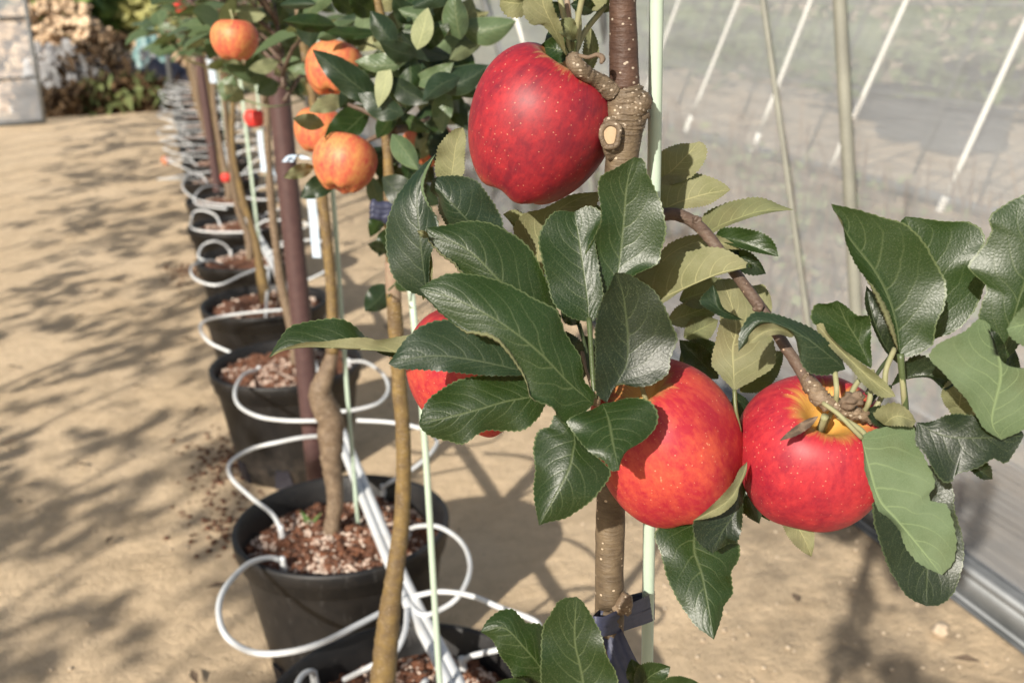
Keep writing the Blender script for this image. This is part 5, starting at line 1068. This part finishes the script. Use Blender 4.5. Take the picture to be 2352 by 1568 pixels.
# brown posts
for (xb, yb, xt, yt, Y, r, lab) in ((725, 1075, 640, 200, 2.2, .0215, 'thick brown painted steel pipe standing behind the third pot'), (487, 345, 455, 120, 5.35, .021, 'far brown steel pipe standing in the blurred part of the row')):
    a, b = aty(xb, yb, Y), aty(xt, yt, Y); d = b - a; lo = a - d * (a.z / d.z); hi = a + d * ((1.35 if r == .0215 else 1.6) / d.z)
    o = thing('steel_pipe', lab, 'pipe post', lo, 'brown steel pipes in the row'); mb = MB(); tube(mb, [lo, hi], r, n=8, seg=28); mb.build('pipe', M['steelbrown'], o)
    mb = MB(); q = a + d * ((.50 - a.z) / d.z); tube(mb, [q + Vector((.025 * math.cos(t * .7), .025 * math.sin(t * .7), .004 * math.sin(t))) for t in range(10)], .0018, n=30, seg=6); mb.build('wire', M['galv'], o)
# paper tags
def ptag(lab, P, hw, Y):
    o = thing('plant_tag', lab, 'tag', aty(*P[0], Y), 'blue white plant tags'); mb = MB()
    ribbon(mb, [(aty(x, y, Y) + Vector((0, .004 * math.sin(i), 0)), camv(hw, hw * .15 * math.sin(i * 2), 0)) for i, (x, y) in enumerate(P)], 0, 30, .0004); mb.build('strip', M['tag'], o)
    mb = MB(); tube(mb, ty([(P[0][0], P[0][1]), (P[0][0] + 8, P[0][1] - 10), (P[0][0] + 14, P[0][1] + 2)], Y), .0012, n=8, seg=5); mb.build('loop', M['tape'], o)
ptag('pale blue paper tag strip hanging below the second tree, right of the brown pipe', [(714, 455), (720, 500), (724, 550), (728, 592)], .008, 2.0)
ptag('curled blue white paper tag on the left side of the orange apples', [(660, 372), (672, 358), (690, 358), (704, 366)], .008, 1.6)
ptag('blue white paper tag hanging left of the brown pipe, under the small red apple', [(596, 300), (600, 340), (604, 370), (606, 395)], .006, 2.5)
ptag('white paper tag behind the brown pipe edge', [(612, 310), (618, 345), (622, 380), (628, 402)], .005, 2.7)
ptag('far blurred pale tag in the upper row, near the far brown pipe', [(478, 130), (484, 150), (488, 175), (490, 190)], .012, 4.3)
# little weed in the third pot
wd_ = thing('weed', 'small bright green weed sprouting in the soil of the third pot', 'weed', onz(712, 1200, .262)); mb = MB(); b = onz(712, 1205, .262)
for a in range(9):
    d = Vector((math.cos(a * 2.1), math.sin(a * 2.1), .9)); e = Vector((-d.y, d.x, 0)) * .006; mb.add([b, b + d * .010 + e, b + d * .024, b + d * .010 - e], [(0, 1, 2, 3)])
mb.build('leaves', M['green_weed'], wd_); mb = MB(); tube(mb, [b - Vector((0, 0, .01)), b + Vector((0, 0, .012))], .0012, n=3, seg=6); mb.build('stem', M['green_weed'], wd_)
# parallel row of trees to the left of the path (out of the picture, it throws the dappled shade)
protos = []
for n_, (xx, y) in enumerate(((-.25, -.13), (-.95, -.6))):  # unseen trees added behind the camera to dapple the ground at lower right
    T = thing('apple_tree', 'leafy apple tree out of the picture %s' % ('just behind the camera', 'behind the camera to the left')[n_], 'apple tree', (xx, y, 0), 'potted apple trees in the row'); mb = MB(); tube(mb, [Vector((xx, y, 0)), Vector((xx + .02, y, .6)), Vector((xx, y, .85)), Vector((xx, y, 1.12))], [.016, .01, .009, .004], n=24, seg=8, lump=.2); mb.build('trunk', M['barkold'], T)
    crown(T, xx, y, .78, (1.1, 1.4)[n_], 24, rr, .15, .08)
for k in range(21):
    y = -2.0 + .6 * k; x = -1.95
    if k < 3:
        T = thing('apple_tree', 'x', 'apple tree', (x, y, 0), 'trees of the next row left of the path'); mb = MB(); tube(mb, [Vector((x, y, 0)), Vector((x + .02, y, .6)), Vector((x, y, 1.1)), Vector((x, y, 1.9))], [.016, .01, .009, .004], n=24, seg=8, lump=.2); mb.build('trunk', M['barkold'], T)
        crown(T, x, y, .95, 1.9, 38, rr, .26, .08); protos.append(T)
    else:
        T = copy_tree(protos[k % 3]); T.location = (x + rr.uniform(-.1, .1), y, 0); T.rotation_euler.z = rr.uniform(0, 6)
    T['label'] = 'leafy apple tree left of the path, out of picture, %s of its row' % (['nearest', 'second', 'third', 'fourth', 'fifth', 'sixth', 'seventh', 'eighth', 'ninth', 'tenth', 'eleventh', 'twelfth', 'thirteenth', 'fourteenth', 'fifteenth', 'sixteenth', 'seventeenth', 'eighteenth', 'nineteenth', 'twentieth', 'farthest'][k])
for o in list(col.objects):
    if o.type == 'MESH' and o.parent and o.parent.parent is None and 'group' in o: del o['group']
